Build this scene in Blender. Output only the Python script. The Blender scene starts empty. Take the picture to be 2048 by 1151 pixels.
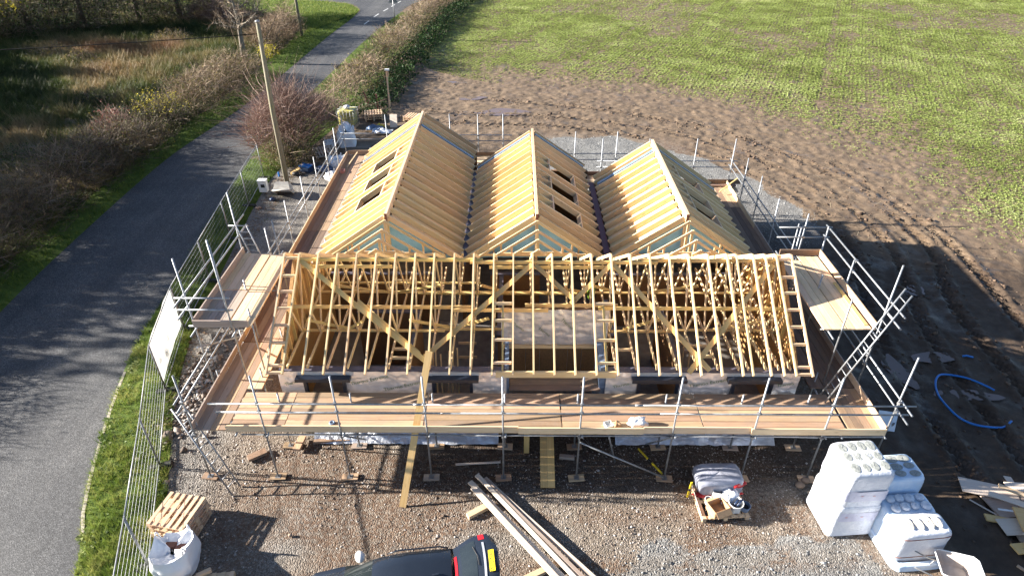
import bpy, math, random
import numpy as np
from mathutils import Vector, Matrix, noise
random.seed(11); rng = np.random.default_rng(11)
sc = bpy.context.scene
col = sc.collection
R = math.radians

# ------------------------------------------------------------------ camera
cd = bpy.data.cameras.new('camera'); cam = bpy.data.objects.new('camera', cd); col.objects.link(cam)
cd.sensor_width = 36.0; cd.lens = 36.0 * 1300 / 2048; cd.clip_start = 0.2; cd.clip_end = 1500
cam.location = (0, 0, 15.13); cam.rotation_euler = (R(90 - 33.655), 0, R(0.33))
sc.camera = cam
# ------------------------------------------------------------------ sky + sun
SUN = Vector((1.0, -0.085, -0.345)).normalized()          # the way the light travels
w = bpy.data.worlds.new('World'); sc.world = w; w.use_nodes = True
nt = w.node_tree; nt.nodes.clear()
sky = nt.nodes.new('ShaderNodeTexSky'); sky.sky_type = 'NISHITA'; sky.sun_disc = False
sky.sun_elevation = math.asin(-SUN.z); sky.sun_rotation = math.atan2(-SUN.x, -SUN.y)
sky.air_density = 0.65; sky.dust_density = 0.5; sky.ozone_density = 1.2
bg = nt.nodes.new('ShaderNodeBackground'); bg.inputs[1].default_value = 0.058
wo = nt.nodes.new('ShaderNodeOutputWorld')
nt.links.new(sky.outputs[0], bg.inputs[0]); nt.links.new(bg.outputs[0], wo.inputs[0])
sl = bpy.data.lights.new('sun', 'SUN'); sl.energy = 5.0; sl.angle = R(0.55); sl.color = (1.0, 0.94, 0.86)
so = bpy.data.objects.new('sun', sl); col.objects.link(so)
so.rotation_euler = SUN.to_track_quat('-Z', 'Y').to_euler(); so.location = (-40, 5, 30)
vs = sc.view_settings; vs.view_transform = 'Standard'; vs.look = 'None'; vs.exposure = 2.2; vs.gamma = 1.0; vs.use_curve_mapping = False
sc.render.engine = 'CYCLES'; sc.cycles.max_bounces = 6; sc.cycles.transparent_max_bounces = 8

# ------------------------------------------------------------------ materials
def nodes(name):
    m = bpy.data.materials.new(name); m.use_nodes = True; t = m.node_tree; t.nodes.clear()
    o = t.nodes.new('ShaderNodeOutputMaterial'); b = t.nodes.new('ShaderNodeBsdfPrincipled')
    t.links.new(b.outputs[0], o.inputs[0]); return m, t, b, o
def N(t, typ, **kw):
    n = t.nodes.new('ShaderNode' + typ)
    for k, v in kw.items():
        if k[0] == 'i': n.inputs[int(k[1:])].default_value = v
        else: setattr(n, k, v)
    return n
def L(t, a, b): t.links.new(a, b)
def c4(c): return (c[0], c[1], c[2], 1)
def ramp(t, fac, stops):
    r = N(t, 'ValToRGB'); e = r.color_ramp.elements
    while len(e) < len(stops): e.new(0.5)
    for k, (p, c) in enumerate(stops): e[k].position = p; e[k].color = c4(c)
    L(t, fac, r.inputs[0]); return r
def coords(t, stretch=(1, 1, 1), world=False, vary=True):
    if world:
        g = N(t, 'NewGeometry'); src = g.outputs['Position']
    else:
        g = N(t, 'TexCoord'); src = g.outputs['Object']
    mp = N(t, 'Mapping'); mp.inputs['Scale'].default_value = stretch; L(t, src, mp.inputs[0])
    if vary and not world:
        oi = N(t, 'ObjectInfo'); mu = N(t, 'Math', operation='MULTIPLY', i1=37.0); L(t, oi.outputs['Random'], mu.inputs[0])
        cx = N(t, 'CombineXYZ'); L(t, mu.outputs[0], cx.inputs[0]); L(t, mu.outputs[0], cx.inputs[2]); L(t, cx.outputs[0], mp.inputs['Location'])
    return mp.outputs[0]
def noiz(t, vec, scale, detail=4, rough=0.6):
    n = N(t, 'TexNoise'); n.inputs['Scale'].default_value = scale; n.inputs['Detail'].default_value = detail; n.inputs['Roughness'].default_value = rough
    L(t, vec, n.inputs['Vector']); return n.outputs['Fac']
def bump(t, b, h, strength, dist):
    bp = N(t, 'Bump'); bp.inputs['Strength'].default_value = strength; bp.inputs['Distance'].default_value = dist
    L(t, h, bp.inputs['Height']); L(t, bp.outputs[0], b.inputs['Normal']); return bp
def wood(name, a, b_, knots=0.5, var=0.25, rough=0.65, dirt=None):
    m, t, b, o = nodes(name)
    v = coords(t, (0.6, 9, 9)); f = noiz(t, v, 2.2, 5, 0.65)
    r = ramp(t, f, [(0.3, a), (0.7, b_)])
    v2 = coords(t, (1.6, 7, 7)); vo = N(t, 'TexVoronoi'); vo.inputs['Scale'].default_value = 1.0; L(t, v2, vo.inputs['Vector'])
    kr = ramp(t, vo.outputs['Distance'], [(0.05, (1, 1, 1)), (0.16, (0, 0, 0))])
    mx = N(t, 'MixRGB', blend_type='MIX'); mx.inputs[2].default_value = (a[0] * .35, a[1] * .27, a[2] * .2, 1)
    km = N(t, 'Math', operation='MULTIPLY', i1=knots); L(t, kr.outputs[0], km.inputs[0]); L(t, km.outputs[0], mx.inputs[0]); L(t, r.outputs[0], mx.inputs[1])
    oi = N(t, 'ObjectInfo'); mr = N(t, 'MapRange'); mr.inputs[3].default_value = 1 - var; mr.inputs[4].default_value = 1 + var * .6; L(t, oi.outputs['Random'], mr.inputs[0])
    hs = N(t, 'HueSaturation'); L(t, mx.outputs[0], hs.inputs['Color']); L(t, mr.outputs[0], hs.inputs['Value'])
    hm = N(t, 'MapRange'); hm.inputs[3].default_value = 0.488; hm.inputs[4].default_value = 0.508
    m7 = N(t, 'Math', operation='MULTIPLY', i1=7.31); fr = N(t, 'Math', operation='FRACT'); L(t, oi.outputs['Random'], m7.inputs[0]); L(t, m7.outputs[0], fr.inputs[0]); L(t, fr.outputs[0], hm.inputs[0]); L(t, hm.outputs[0], hs.inputs['Hue'])
    out = hs.outputs[0]
    if dirt:
        dn_ = noiz(t, coords(t, (1, 1, 1)), 1.7, 6, 0.7); dr = ramp(t, dn_, [(0.45, (0, 0, 0)), (0.7, (1, 1, 1))])
        dm = N(t, 'MixRGB', blend_type='MIX'); dm.inputs[2].default_value = c4(dirt); dk = N(t, 'Math', operation='MULTIPLY', i1=0.55)
        L(t, dr.outputs[0], dk.inputs[0]); L(t, dk.outputs[0], dm.inputs[0]); L(t, out, dm.inputs[1]); out = dm.outputs[0]
    L(t, out, b.inputs['Base Color']); b.inputs['Roughness'].default_value = rough
    bump(t, b, f, 0.25, 0.004); return m
def plain(name, a, b_=None, rough=0.6, metal=0.0, scale=6, bmp=0, bsc=40, bd=0.01, var=0.0, world=False, spec=None, coat=0):
    m, t, b, o = nodes(name); b_ = b_ or tuple(x * .75 for x in a)
    v = coords(t, world=world); f = noiz(t, v, scale, 5, 0.6); r = ramp(t, f, [(0.32, b_), (0.68, a)]); out = r.outputs[0]
    if var:
        oi = N(t, 'ObjectInfo'); mr = N(t, 'MapRange'); mr.inputs[3].default_value = 1 - var; mr.inputs[4].default_value = 1 + var; L(t, oi.outputs['Random'], mr.inputs[0])
        hs = N(t, 'HueSaturation'); L(t, out, hs.inputs['Color']); L(t, mr.outputs[0], hs.inputs['Value']); out = hs.outputs[0]
    L(t, out, b.inputs['Base Color']); b.inputs['Roughness'].default_value = rough; b.inputs['Metallic'].default_value = metal
    if spec is not None: b.inputs['Specular IOR Level'].default_value = spec
    if coat: b.inputs['Coat Weight'].default_value = coat
    if bmp: bump(t, b, noiz(t, v, bsc, 5, 0.65), bmp, bd)
    return m
def leafy(name, stops, trans=0.35, rough=0.6):
    m, t, b, o = nodes(name)
    at = N(t, 'Attribute', attribute_name='rnd'); r = ramp(t, at.outputs['Fac'], stops)
    L(t, r.outputs[0], b.inputs['Base Color']); b.inputs['Roughness'].default_value = rough; b.inputs['Specular IOR Level'].default_value = 0.25
    tr = N(t, 'BsdfTranslucent'); L(t, r.outputs[0], tr.inputs[0]); ms = N(t, 'MixShader'); ms.inputs[0].default_value = trans
    L(t, b.outputs[0], ms.inputs[1]); L(t, tr.outputs[0], ms.inputs[2]); L(t, ms.outputs[0], o.inputs[0]); return m
W_RAFT = wood('rafter_timber', (0.70, 0.50, 0.25), (0.80, 0.63, 0.38), 0.6, 0.2)
W_TRUSS = wood('truss_timber', (0.66, 0.46, 0.22), (0.76, 0.59, 0.35), 0.4, 0.2)
W_BRACE = wood('bracing_timber', (0.60, 0.40, 0.13), (0.70, 0.50, 0.21), 0.4, 0.2)
W_LINE = wood('ceiling_lining_ply', (0.70, 0.50, 0.25), (0.79, 0.61, 0.35), 0.25, 0.12)
W_BOARD = wood('scaffold_board_timber', (0.34, 0.215, 0.12), (0.49, 0.335, 0.20), 0.35, 0.42, 0.8, dirt=(0.27, 0.21, 0.16))
W_DARKB = wood('weathered_board_timber', (0.16, 0.10, 0.065), (0.26, 0.17, 0.11), 0.3, 0.3, 0.85, dirt=(0.13, 0.10, 0.08))
W_PALEB = wood('pale_board_timber', (0.60, 0.42, 0.24), (0.72, 0.55, 0.36), 0.45, 0.18)
W_GREYB = wood('grey_board_timber', (0.32, 0.25, 0.19), (0.42, 0.34, 0.27), 0.4, 0.2, 0.8)
W_PALLET = wood('pallet_timber', (0.50, 0.34, 0.20), (0.64, 0.47, 0.30), 0.3, 0.25)
W_POLE = wood('pole_timber', (0.15, 0.125, 0.09), (0.23, 0.20, 0.14), 0.2, 0.1, 0.85, dirt=(0.17, 0.18, 0.07))
W_PLY = wood('plywood', (0.56, 0.47, 0.37), (0.68, 0.58, 0.47), 0.3, 0.2)
W_RED = wood('red_brown_timber', (0.20, 0.075, 0.04), (0.30, 0.12, 0.07), 0.2, 0.2)
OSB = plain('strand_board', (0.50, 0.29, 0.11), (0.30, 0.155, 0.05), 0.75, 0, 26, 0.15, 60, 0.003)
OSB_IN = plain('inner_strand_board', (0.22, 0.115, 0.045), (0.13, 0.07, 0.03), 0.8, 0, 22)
STEEL = plain('galvanised_steel', (0.36, 0.37, 0.38), (0.21, 0.22, 0.23), 0.52, 0.65, 9, 0.1, 30, 0.002, var=0.2)
STEELD = plain('dull_steel', (0.30, 0.31, 0.32), (0.20, 0.2, 0.2), 0.5, 0.7, 12)
MEMB = plain('grey_membrane', (0.115, 0.105, 0.135), (0.075, 0.07, 0.09), 0.45, 0, 4, 0.4, 7, 0.03)
MEMBB = plain('blue_grey_membrane', (0.17, 0.23, 0.33), (0.10, 0.14, 0.21), 0.35, 0, 5, 0.5, 8, 0.03)
BLUEM = plain('teal_membrane', (0.34, 0.64, 0.84), (0.26, 0.54, 0.74), 0.35, 0, 2, 0.6, 3.0, 0.05)
MAROON = plain('maroon_steel_paint', (0.12, 0.03, 0.045), (0.08, 0.025, 0.03), 0.5, 0.2, 8)
def foil_mat():
    m, t, b, o = nodes('reflective_foil'); v = coords(t, vary=False); v2 = coords(t, (1, 1, 1.6), vary=False)
    vo = N(t, 'TexVoronoi'); vo.inputs['Scale'].default_value = 3.2; L(t, v2, vo.inputs['Vector']); nn_ = noiz(t, v, 3.0, 2, .5)
    mx = N(t, 'MixRGB', i0=.5); L(t, vo.outputs['Distance'], mx.inputs[1]); L(t, nn_, mx.inputs[2])
    r = ramp(t, nn_, [(.3, (.70, .66, .62)), (.7, (.90, .86, .82))]); L(t, r.outputs[0], b.inputs['Base Color'])
    b.inputs['Metallic'].default_value = .42; b.inputs['Roughness'].default_value = .25; bump(t, b, mx.outputs[0], .6, .07); return m
FOIL = foil_mat()
SILVER = plain('silver_sheet', (0.74, 0.77, 0.82), (0.55, 0.58, 0.64), 0.3, 0.6, 3, 0.8, 6, 0.05)
LINTEL = plain('dark_blue_lintel', (0.016, 0.022, 0.038), (0.010, 0.014, 0.024), 0.35, 0.1, 8)
CONC = plain('concrete', (0.20, 0.185, 0.165), (0.13, 0.115, 0.10), 0.85, 0, 3, 0.3, 30)
WRAP = plain('white_stretch_wrap', (0.72, 0.73, 0.75), (0.56, 0.58, 0.64), 0.26, 0, 3.5, 0.6, 8, 0.04)
WRAPB = plain('bluish_wrap', (0.66, 0.74, 0.83), (0.46, 0.61, 0.79), 0.22, 0, 3, 0.5, 7, 0.03)
GREYW = plain('grey_wrap', (0.33, 0.34, 0.39), (0.24, 0.25, 0.30), 0.25, 0, 3, 0.5, 6, 0.03)
ROLL = plain('mineral_wool_roll', (0.36, 0.37, 0.34), (0.22, 0.23, 0.21), 0.35, 0, 14, 0.4, 30, 0.01)
BAGW = plain('white_woven_bag', (0.80, 0.80, 0.80), (0.70, 0.70, 0.71), 0.6, 0, 3, 0.5, 9, 0.03)
LABELM = plain('printed_film', (.56, .56, .66), (.47, .47, .58), .3, 0, 5, .4, 8, .03)
WHITEP = plain('white_plastic', (0.72, 0.72, 0.70), (0.60, 0.60, 0.58), 0.4, 0, 5)
CARD = plain('cardboard', (0.46, 0.29, 0.15), (0.38, 0.23, 0.12), 0.8, 0, 5)
REDP = plain('red_film', (0.55, 0.03, 0.03), (0.40, 0.02, 0.02), 0.3, 0, 6, 0.4, 9, 0.02)
BLUEP = plain('blue_plastic', (0.01, 0.17, 0.52), (0.01, 0.14, 0.45), 0.35, 0, 4)
NAVYP = plain('navy_plastic', (0.02, 0.04, 0.10), (0.015, 0.03, 0.07), 0.4, 0, 4)
BLACKP = plain('black_rubber', (0.02, 0.02, 0.02), (0.013, 0.013, 0.014), 0.7, 0, 8)
YELLOW = plain('yellow_plastic', (0.72, 0.56, 0.03), (0.6, 0.45, 0.02), 0.4, 0, 4)
IBCY = plain('yellowed_tank_plastic', (0.55, 0.50, 0.16), (0.44, 0.40, 0.11), 0.35, 0, 3)
CREAM = plain('dirty_cream_plastic', (0.52, 0.50, 0.44), (0.34, 0.31, 0.26), 0.6, 0, 4)
BARROW = plain('mortar_stained_steel', (0.56, 0.50, 0.45), (0.42, 0.36, 0.31), 0.8, 0, 4, 0.3, 20)
WIREM = plain('black_cable', (.012, .012, .013), (.01, .01, .01), .9, 0, 4, spec=.05)
GREEN_INK = plain('green_ink', (0.12, 0.20, 0.11), (0.09, 0.16, 0.08), 0.5, 0.2, 4)
RED_INK = plain('red_ink', (0.42, 0.05, 0.05), (0.34, 0.04, 0.04), 0.5, 0, 4)

# ------------------------------------------------------------------ object helpers
WM = {}
def put(o, parent=None, M=None):
    M = M or Matrix.Identity(4); col.objects.link(o)
    o.matrix_basis = M
    if parent is not None:
        o.parent = parent; o.matrix_parent_inverse = WM[parent.name].inverted()
    WM[o.name] = M.copy(); return o
def tag(o, label=None, cat=None, group=None, kind=None):
    if label: o['label'] = label
    if cat: o['category'] = cat
    if group: o['group'] = group
    if kind: o['kind'] = kind
    return o
def thing(name, label, cat, loc=(0, 0, 0), group=None, rz=0):
    o = bpy.data.objects.new(name, None); o.empty_display_size = 0.3
    put(o, None, Matrix.Translation(loc) @ Matrix.Rotation(rz, 4, 'Z')); return tag(o, label, cat, group)
CACHE = {}
def boxmesh(l, w_, h, mat):
    k = ('b', round(l, 3), round(w_, 3), round(h, 3), mat.name)
    if k not in CACHE:
        y, z = w_ / 2, h / 2
        v = [(0, -y, -z), (0, y, -z), (0, y, z), (0, -y, z), (l, -y, -z), (l, y, -z), (l, y, z), (l, -y, z)]
        f = [(0, 3, 2, 1), (4, 5, 6, 7), (0, 1, 5, 4), (1, 2, 6, 5), (2, 3, 7, 6), (3, 0, 4, 7)]
        me = bpy.data.meshes.new('box'); me.from_pydata(v, [], [tuple(reversed(q)) for q in f] if False else f); me.materials.append(mat); CACHE[k] = me
    return CACHE[k]
def tubemesh(l, r, mat, n=8):
    k = ('t', round(l, 3), round(r, 4), mat.name, n)
    if k not in CACHE:
        v = []; f = []
        for x in (0, l):
            for i in range(n): a = 2 * math.pi * i / n; v.append((x, r * math.cos(a), r * math.sin(a)))
        for i in range(n): j = (i + 1) % n; f.append((i, j, n + j, n + i))
        f.append(tuple(range(n - 1, -1, -1))); f.append(tuple(range(n, 2 * n)))
        me = bpy.data.meshes.new('tube'); me.from_pydata(v, [], f); me.materials.append(mat)
        me.polygons.foreach_set('use_smooth', [True] * n + [False, False]); CACHE[k] = me
    return CACHE[k]
def frame(p, q, up=(0, 0, 1)):
    p, q = Vector(p), Vector(q); x = (q - p).normalized(); u = Vector(up)
    if abs(x.dot(u)) > 0.999: u = Vector((0, 1, 0))
    y = u.cross(x).normalized(); z = x.cross(y)
    return Matrix(((x.x, y.x, z.x, p.x), (x.y, y.y, z.y, p.y), (x.z, y.z, z.z, p.z), (0, 0, 0, 1)))
def beam(name, p, q, w_, h, mat, parent=None, up=(0, 0, 1)):
    o = bpy.data.objects.new(name, boxmesh((Vector(q) - Vector(p)).length, w_, h, mat)); return put(o, parent, frame(p, q, up))
def box(name, c, s, mat, parent=None, rz=0):
    M = Matrix.Translation(c) @ Matrix.Rotation(rz, 4, 'Z') @ Matrix.Translation((-s[0] / 2, 0, 0))
    return put(bpy.data.objects.new(name, boxmesh(s[0], s[1], s[2], mat)), parent, M)
def pole(name, p, q, r, mat, parent=None, n=8):
    o = bpy.data.objects.new(name, tubemesh((Vector(q) - Vector(p)).length, r, mat, n)); return put(o, parent, frame(p, q))
class MB:
    def __init__(s): s.v = []; s.f = []; s.sm = []
    def add(s, v, f, smooth=False):
        b = len(s.v); s.v += [tuple(x) for x in v]; s.f += [tuple(i + b for i in q) for q in f]; s.sm += [smooth] * len(f); return s
    def box(s, c, d, M=None):
        x, y, z = d[0] / 2, d[1] / 2, d[2] / 2
        v = [Vector(c) + Vector((i * x, j * y, k * z)) for i in (-1, 1) for j in (-1, 1) for k in (-1, 1)]
        if M: v = [M @ p for p in v]
        return s.add(v, [(0, 1, 3, 2), (4, 6, 7, 5), (0, 4, 5, 1), (2, 3, 7, 6), (0, 2, 6, 4), (1, 5, 7, 3)])
    def beam(s, p, q, w_, h, up=(0, 0, 1)):
        M = frame(p, q, up); l = (Vector(q) - Vector(p)).length; return s.box((l / 2, 0, 0), (l, w_, h), M)
    def tube(s, pts, r, n=6, caps=True):
        pts = [Vector(p) for p in pts]; rs = r if isinstance(r, (list, tuple)) else [r] * len(pts); v = []; f = []
        prev = None
        for i, p in enumerate(pts):
            d = (pts[min(i + 1, len(pts) - 1)] - pts[max(i - 1, 0)]).normalized()
            a = prev - d * prev.dot(d) if prev is not None else d.orthogonal()
            a = a.normalized() if a.length > 1e-5 else d.orthogonal().normalized(); prev = a; b = d.cross(a)
            for k in range(n): t = 2 * math.pi * k / n; v.append(p + (a * math.cos(t) + b * math.sin(t)) * rs[i])
        for i in range(len(pts) - 1):
            for k in range(n): j = (k + 1) % n; f.append((i * n + k, i * n + j, (i + 1) * n + j, (i + 1) * n + k))
        if caps: f.append(tuple(range(n - 1, -1, -1))); f.append(tuple(range((len(pts) - 1) * n, len(pts) * n)))
        return s.add(v, f, True)
    def grid(s, fn, nu, nv, smooth=True, closed_u=False):
        v = [fn(i / nu, j / nv) for j in range(nv + 1) for i in range(nu + (0 if closed_u else 1))]; m = nu if closed_u else nu + 1
        f = [(j * m + i, j * m + (i + 1) % m, (j + 1) * m + (i + 1) % m, (j + 1) * m + i) for j in range(nv) for i in range(nu)]
        return s.add(v, f, smooth)
    def build(s, name, mat, parent=None, M=None, world=True):
        """vertices are in world space; M is the object's own frame"""
        me = bpy.data.meshes.new(name); v = s.v
        if M is not None and world: I = M.inverted(); v = [tuple(I @ Vector(p)) for p in v]
        me.from_pydata(v, [], s.f); me.materials.append(mat); me.polygons.foreach_set('use_smooth', s.sm); me.update()
        return put(bpy.data.objects.new(name, me), parent, M)
def text(name, body, size, M, mat, parent, ext=0.001):
    cu = bpy.data.curves.new(name, 'FONT'); cu.body = body; cu.size = size; cu.extrude = ext; cu.align_x = 'CENTER'; cu.align_y = 'CENTER'; cu.resolution_u = 2
    tmp = bpy.data.objects.new('tmp_text', cu); col.objects.link(tmp)
    me = bpy.data.meshes.new_from_object(tmp.evaluated_get(bpy.context.evaluated_depsgraph_get())); bpy.data.objects.remove(tmp)
    me.materials.clear(); me.materials.append(mat); return put(bpy.data.objects.new(name, me), parent, M)
def npmesh(name, V, F, mat, parent=None, rnd=None, smooth=False, M=None):
    """V (n,3) floats, F (m,k) ints with k = 3 or 4"""
    me = bpy.data.meshes.new(name); V = np.asarray(V, np.float32); F = np.asarray(F, np.int32); m, k = F.shape
    me.vertices.add(len(V)); me.vertices.foreach_set('co', V.ravel()); me.loops.add(m * k); me.loops.foreach_set('vertex_index', F.ravel())
    me.polygons.add(m); me.polygons.foreach_set('loop_start', np.arange(0, m * k, k, dtype=np.int32))
    if smooth: me.polygons.foreach_set('use_smooth', np.ones(m, bool))
    if rnd is not None:
        for nm, arr in (rnd.items() if isinstance(rnd, dict) else [('rnd', rnd)]):
            a = me.attributes.new(nm, 'FLOAT', 'POINT'); a.data.foreach_set('value', np.asarray(arr, np.float32))
    me.materials.append(mat); me.update(); me.validate(); return put(bpy.data.objects.new(name, me), parent, M)
def scatter(name, P, tv, tf, mat, scale, parent=None, tilt=0.15, rnd=None, flat=None):
    """copies of one small template (tv, tf) at P, joined into one mesh; tv may be a list of variants"""
    P = np.asarray(P, float); n = len(P); var = tv if isinstance(tv, list) else [tv]; k = len(tf); nv = len(var[0])
    T = np.array(var)[rng.integers(0, len(var), n)]
    a = rng.uniform(0, 2 * np.pi, n); c_, s_ = np.cos(a), np.sin(a); sc_ = np.asarray(scale) * np.ones(n)
    X = (T[:, :, 0] * c_[:, None] - T[:, :, 1] * s_[:, None]); Y = (T[:, :, 0] * s_[:, None] + T[:, :, 1] * c_[:, None]); Z_ = T[:, :, 2].copy()
    tx, ty = rng.normal(0, tilt, (2, n)); X = X + Z_ * tx[:, None]; Y = Y + Z_ * ty[:, None]
    V = np.stack([X * sc_[:, None] + P[:, 0:1], Y * sc_[:, None] + P[:, 1:2], Z_ * sc_[:, None] + P[:, 2:3]], -1).reshape(-1, 3)
    F = (np.array(tf)[None] + (np.arange(n) * nv)[:, None, None]).reshape(-1, len(tf[0]))
    r = rng.uniform(0, 1, n) if rnd is None else np.asarray(rnd); return npmesh(name, V, F, mat, parent, np.repeat(r, nv))
def vnoise(x, y, s, seed=0):
    """smooth value noise on arrays"""
    x = np.asarray(x, float) * s + seed * 17.3; y = np.asarray(y, float) * s - seed * 9.1; xi = np.floor(x).astype(int); yi = np.floor(y).astype(int); fx = x - xi; fy = y - yi
    fx = fx * fx * (3 - 2 * fx); fy = fy * fy * (3 - 2 * fy)
    def h(a, b):
        n = (a * 374761393 + b * 668265263 + seed * 1274126177) & 0x7fffffff; n = ((n ^ (n >> 13)) * 1274126177) & 0x7fffffff; return ((n ^ (n >> 16)) & 0xffff) / 65535.0
    return (h(xi, yi) * (1 - fx) + h(xi + 1, yi) * fx) * (1 - fy) + (h(xi, yi + 1) * (1 - fx) + h(xi + 1, yi + 1) * fx) * fy
def fbm(x, y, s, o=4, seed=0):
    t = 0; a = 0.5
    for k in range(o): t = t + a * vnoise(x, y, s * 2 ** k, seed + k); a *= 0.5
    return t / (1 - 0.5 ** o)
# ================================================================== THE SETTING
CC = np.array([0, 0, 15.13]); TH = math.atan(865.5 / 1300)
def inframe(P, m=140):
    P = np.asarray(P, float); d = P - CC; yw = R(.33); cy, sy = math.cos(yw), math.sin(yw)
    x = d[:, 0] * cy + d[:, 1] * sy; y = -d[:, 0] * sy + d[:, 1] * cy
    z = y * math.cos(TH) - d[:, 2] * math.sin(TH); v = -d[:, 2] * math.cos(TH) - y * math.sin(TH)
    z = np.maximum(z, .1); u = 1024 + 1300 * x / z; w_ = 575.5 + 1300 * v / z
    return (u > -m) & (u < 2048 + m) & (w_ > -m) & (w_ < 1151 + m)
def seg_dist(x, y, pts):
    """distance to a polyline and the run along it"""
    best = np.full(np.shape(x), 1e9); run = np.zeros(np.shape(x)); side = np.zeros(np.shape(x)); acc = 0
    for (ax, ay), (bx, by) in zip(pts[:-1], pts[1:]):
        dx, dy = bx - ax, by - ay; l = math.hypot(dx, dy); t = np.clip(((x - ax) * dx + (y - ay) * dy) / l ** 2, 0, 1)
        d = np.hypot(x - ax - t * dx, y - ay - t * dy); k = d < best; best = np.where(k, d, best); run = np.where(k, acc + t * l, run)
        side = np.where(k, np.sign((x - ax) * dy - (y - ay) * dx), side); acc += l
    return best, run, side
def inpoly(x, y, pts):
    c = np.zeros(np.shape(x), bool); n = len(pts)
    for i in range(n):
        (ax, ay), (bx, by) = pts[i], pts[i - 1]
        c ^= ((ay > y) != (by > y)) & (x < (bx - ax) * (y - ay) / (by - ay + 1e-12) + ax)
    return c
def smooth(pts, n=6):
    out = []
    for i in range(len(pts) - 1):
        p0, p1, p2, p3 = [np.array(pts[min(max(i + k, 0), len(pts) - 1)], float) for k in (-1, 0, 1, 2)]
        for j in range(n):
            t = j / n; out.append(tuple(0.5 * ((2 * p1) + (-p0 + p2) * t + (2 * p0 - 5 * p1 + 4 * p2 - p3) * t * t + (-p0 + 3 * p1 - 3 * p2 + p3) * t ** 3)))
    out.append(tuple(pts[-1])); return out
def sstep(a, b, x): t = np.clip((x - a) / (b - a), 0, 1); return t * t * (3 - 2 * t)

CROP_EDGE = smooth([(-7.2, 88), (-8.0, 76), (-8.5, 64.6), (-8.0, 57.5), (-5.6, 54.6), (-1.2, 52.0), (6.5, 50.2), (13.4, 46.6), (17.3, 41.6), (20.4, 36.2), (20.9, 30.5), (22.6, 25.3), (26, 18), (29, 6)], 4)
CROP = CROP_EDGE + [(240, 6), (240, 300), (-4, 300)]
GREY_BACK = [(1.5, 29), (1.5, 40.2), (6.5, 40.6), (10.8, 36.4), (13.3, 33.2), (15.2, 29.6), (14.6, 26.8), (10.6, 24), (8, 28)]
GREY_FRONT = [(1.6, 6), (1.9, 9.8), (3.2, 10.5), (5.0, 10.35), (7.2, 10.7), (8.6, 10.9), (9.6, 9.9), (9.9, 6)]
TRACKS = [smooth(p, 8) for p in (
    [(13.6, 5), (13.4, 12), (13.9, 20), (15.6, 26.5), (14.8, 32), (11, 38), (4, 42), (-4, 43), (-9, 44)],
    [(15.4, 5), (15.2, 12), (15.8, 20), (17.4, 26.5), (16.5, 33), (12.2, 39.5), (4.4, 43.8), (-4, 44.8), (-9, 46.5)],
    [(17.6, 5), (17.3, 14), (17.6, 21), (19.2, 27), (17.8, 35), (12.5, 42), (5, 46), (-3, 48)],
    [(19.4, 5), (19.2, 14), (19.6, 20), (20.3, 27), (18.8, 36)])]
xs = np.concatenate([[-900, -400, -200, -120, -80, -55, -40, -30, -22], np.arange(-17, 26.01, .1), [28, 32, 38, 46, 58, 75, 100, 150, 250, 450, 900]])
ys = np.concatenate([[-60, -20, 0], np.arange(4, 56.01, .1), [58, 62, 68, 76, 86, 98, 115, 140, 180, 260, 420, 800, 1400]])
gx, gy = np.meshgrid(xs, ys); gz = np.zeros_like(gx)
crop_in = inpoly(gx, gy, CROP); cd_, _, _ = seg_dist(gx, gy, CROP_EDGE)
nz = fbm(gx, gy, .35, 4, 3)
mud = np.clip(sstep(9.8, 11.6, gx + (nz - .5) * 3) * (gy > 6) + sstep(38.5, 42, gy + (nz - .5) * 5) + sstep(33, 37, gy + (nz - .5) * 4) * sstep(2, -1, gx), 0, 1)
mud = np.where(crop_in, 1.0, mud)
gb = inpoly(gx + (nz - .5) * 2.4, gy + (fbm(gx, gy, .5, 3, 9) - .5) * 2.4, GREY_BACK); gf = inpoly(gx + (nz - .5) * 2.0, gy + (fbm(gx, gy, .8, 3, 8) - .5) * 1.4, GREY_FRONT)
grey = np.where(gb | gf, 1.0, 0.0); grey = np.maximum(grey, .4 * sstep(.48, .68, fbm(gx, gy, .45, 4, 27)) * (gy < 12.6) * (1 - mud)); grey = np.maximum(grey, 0.55 * sstep(-8.2, -9.6, gx) * (gx > -15)); mud = mud * (1 - np.where(gb | gf, .92, 0))
earth = sstep(.42, .55, fbm(gx, gy, .33, 4, 21)) * (1 - grey) * sstep(-9, -7.5, gx)
dense = (gx > -13.2) & (gx < 26) & (gy < 56)
inner = sstep(-11.5, -10, gx)
gz += inner * ((fbm(gx, gy, .6, 4, 5) - .5) * .07 - .012) * dense
gz += inner * dense * mud * ((fbm(gx, gy, 2.6, 4, 6) - .5) * .14)
gz += inner * dense * (1 - mud) * ((fbm(gx, gy, 5, 3, 7) - .5) * .035)
soft = dense * inner * np.clip(mud * 1.15, 0, 1) * np.where(crop_in & (cd_ > 1.5), 0, 1)
wetm = np.zeros_like(gx)
yard = np.exp(-((gy - 11.25 - .06 * gx) / .35) ** 2) + np.exp(-((gy - 9.75 - .06 * gx) / .35) ** 2); earth = np.clip(earth + .8 * yard * (gx > -8) * (gx < 9) * (fbm(gx, gy, .9, 3, 23) > .38), 0, 1); grey = grey * (1 - .5 * np.clip(yard, 0, 1) * (gy < 12))
damp_shade = np.clip(sstep(10.2, 11.6, gx + (nz - .5) * 2) * sstep(31, 25, gy + (gx - 14) * .4 + (nz - .5) * 6) * (gy > 4) + .85 * sstep(12.0, 12.7, gy + (nz - .5) * 1.2) * (gy < 14.8) * sstep(-3.6, -2.2, gx + (nz - .5) * 3), 0, 1); earth = np.maximum(earth, damp_shade * .8)  # damp right-hand mud, plus shade painted in under the platform and beside the building
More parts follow.
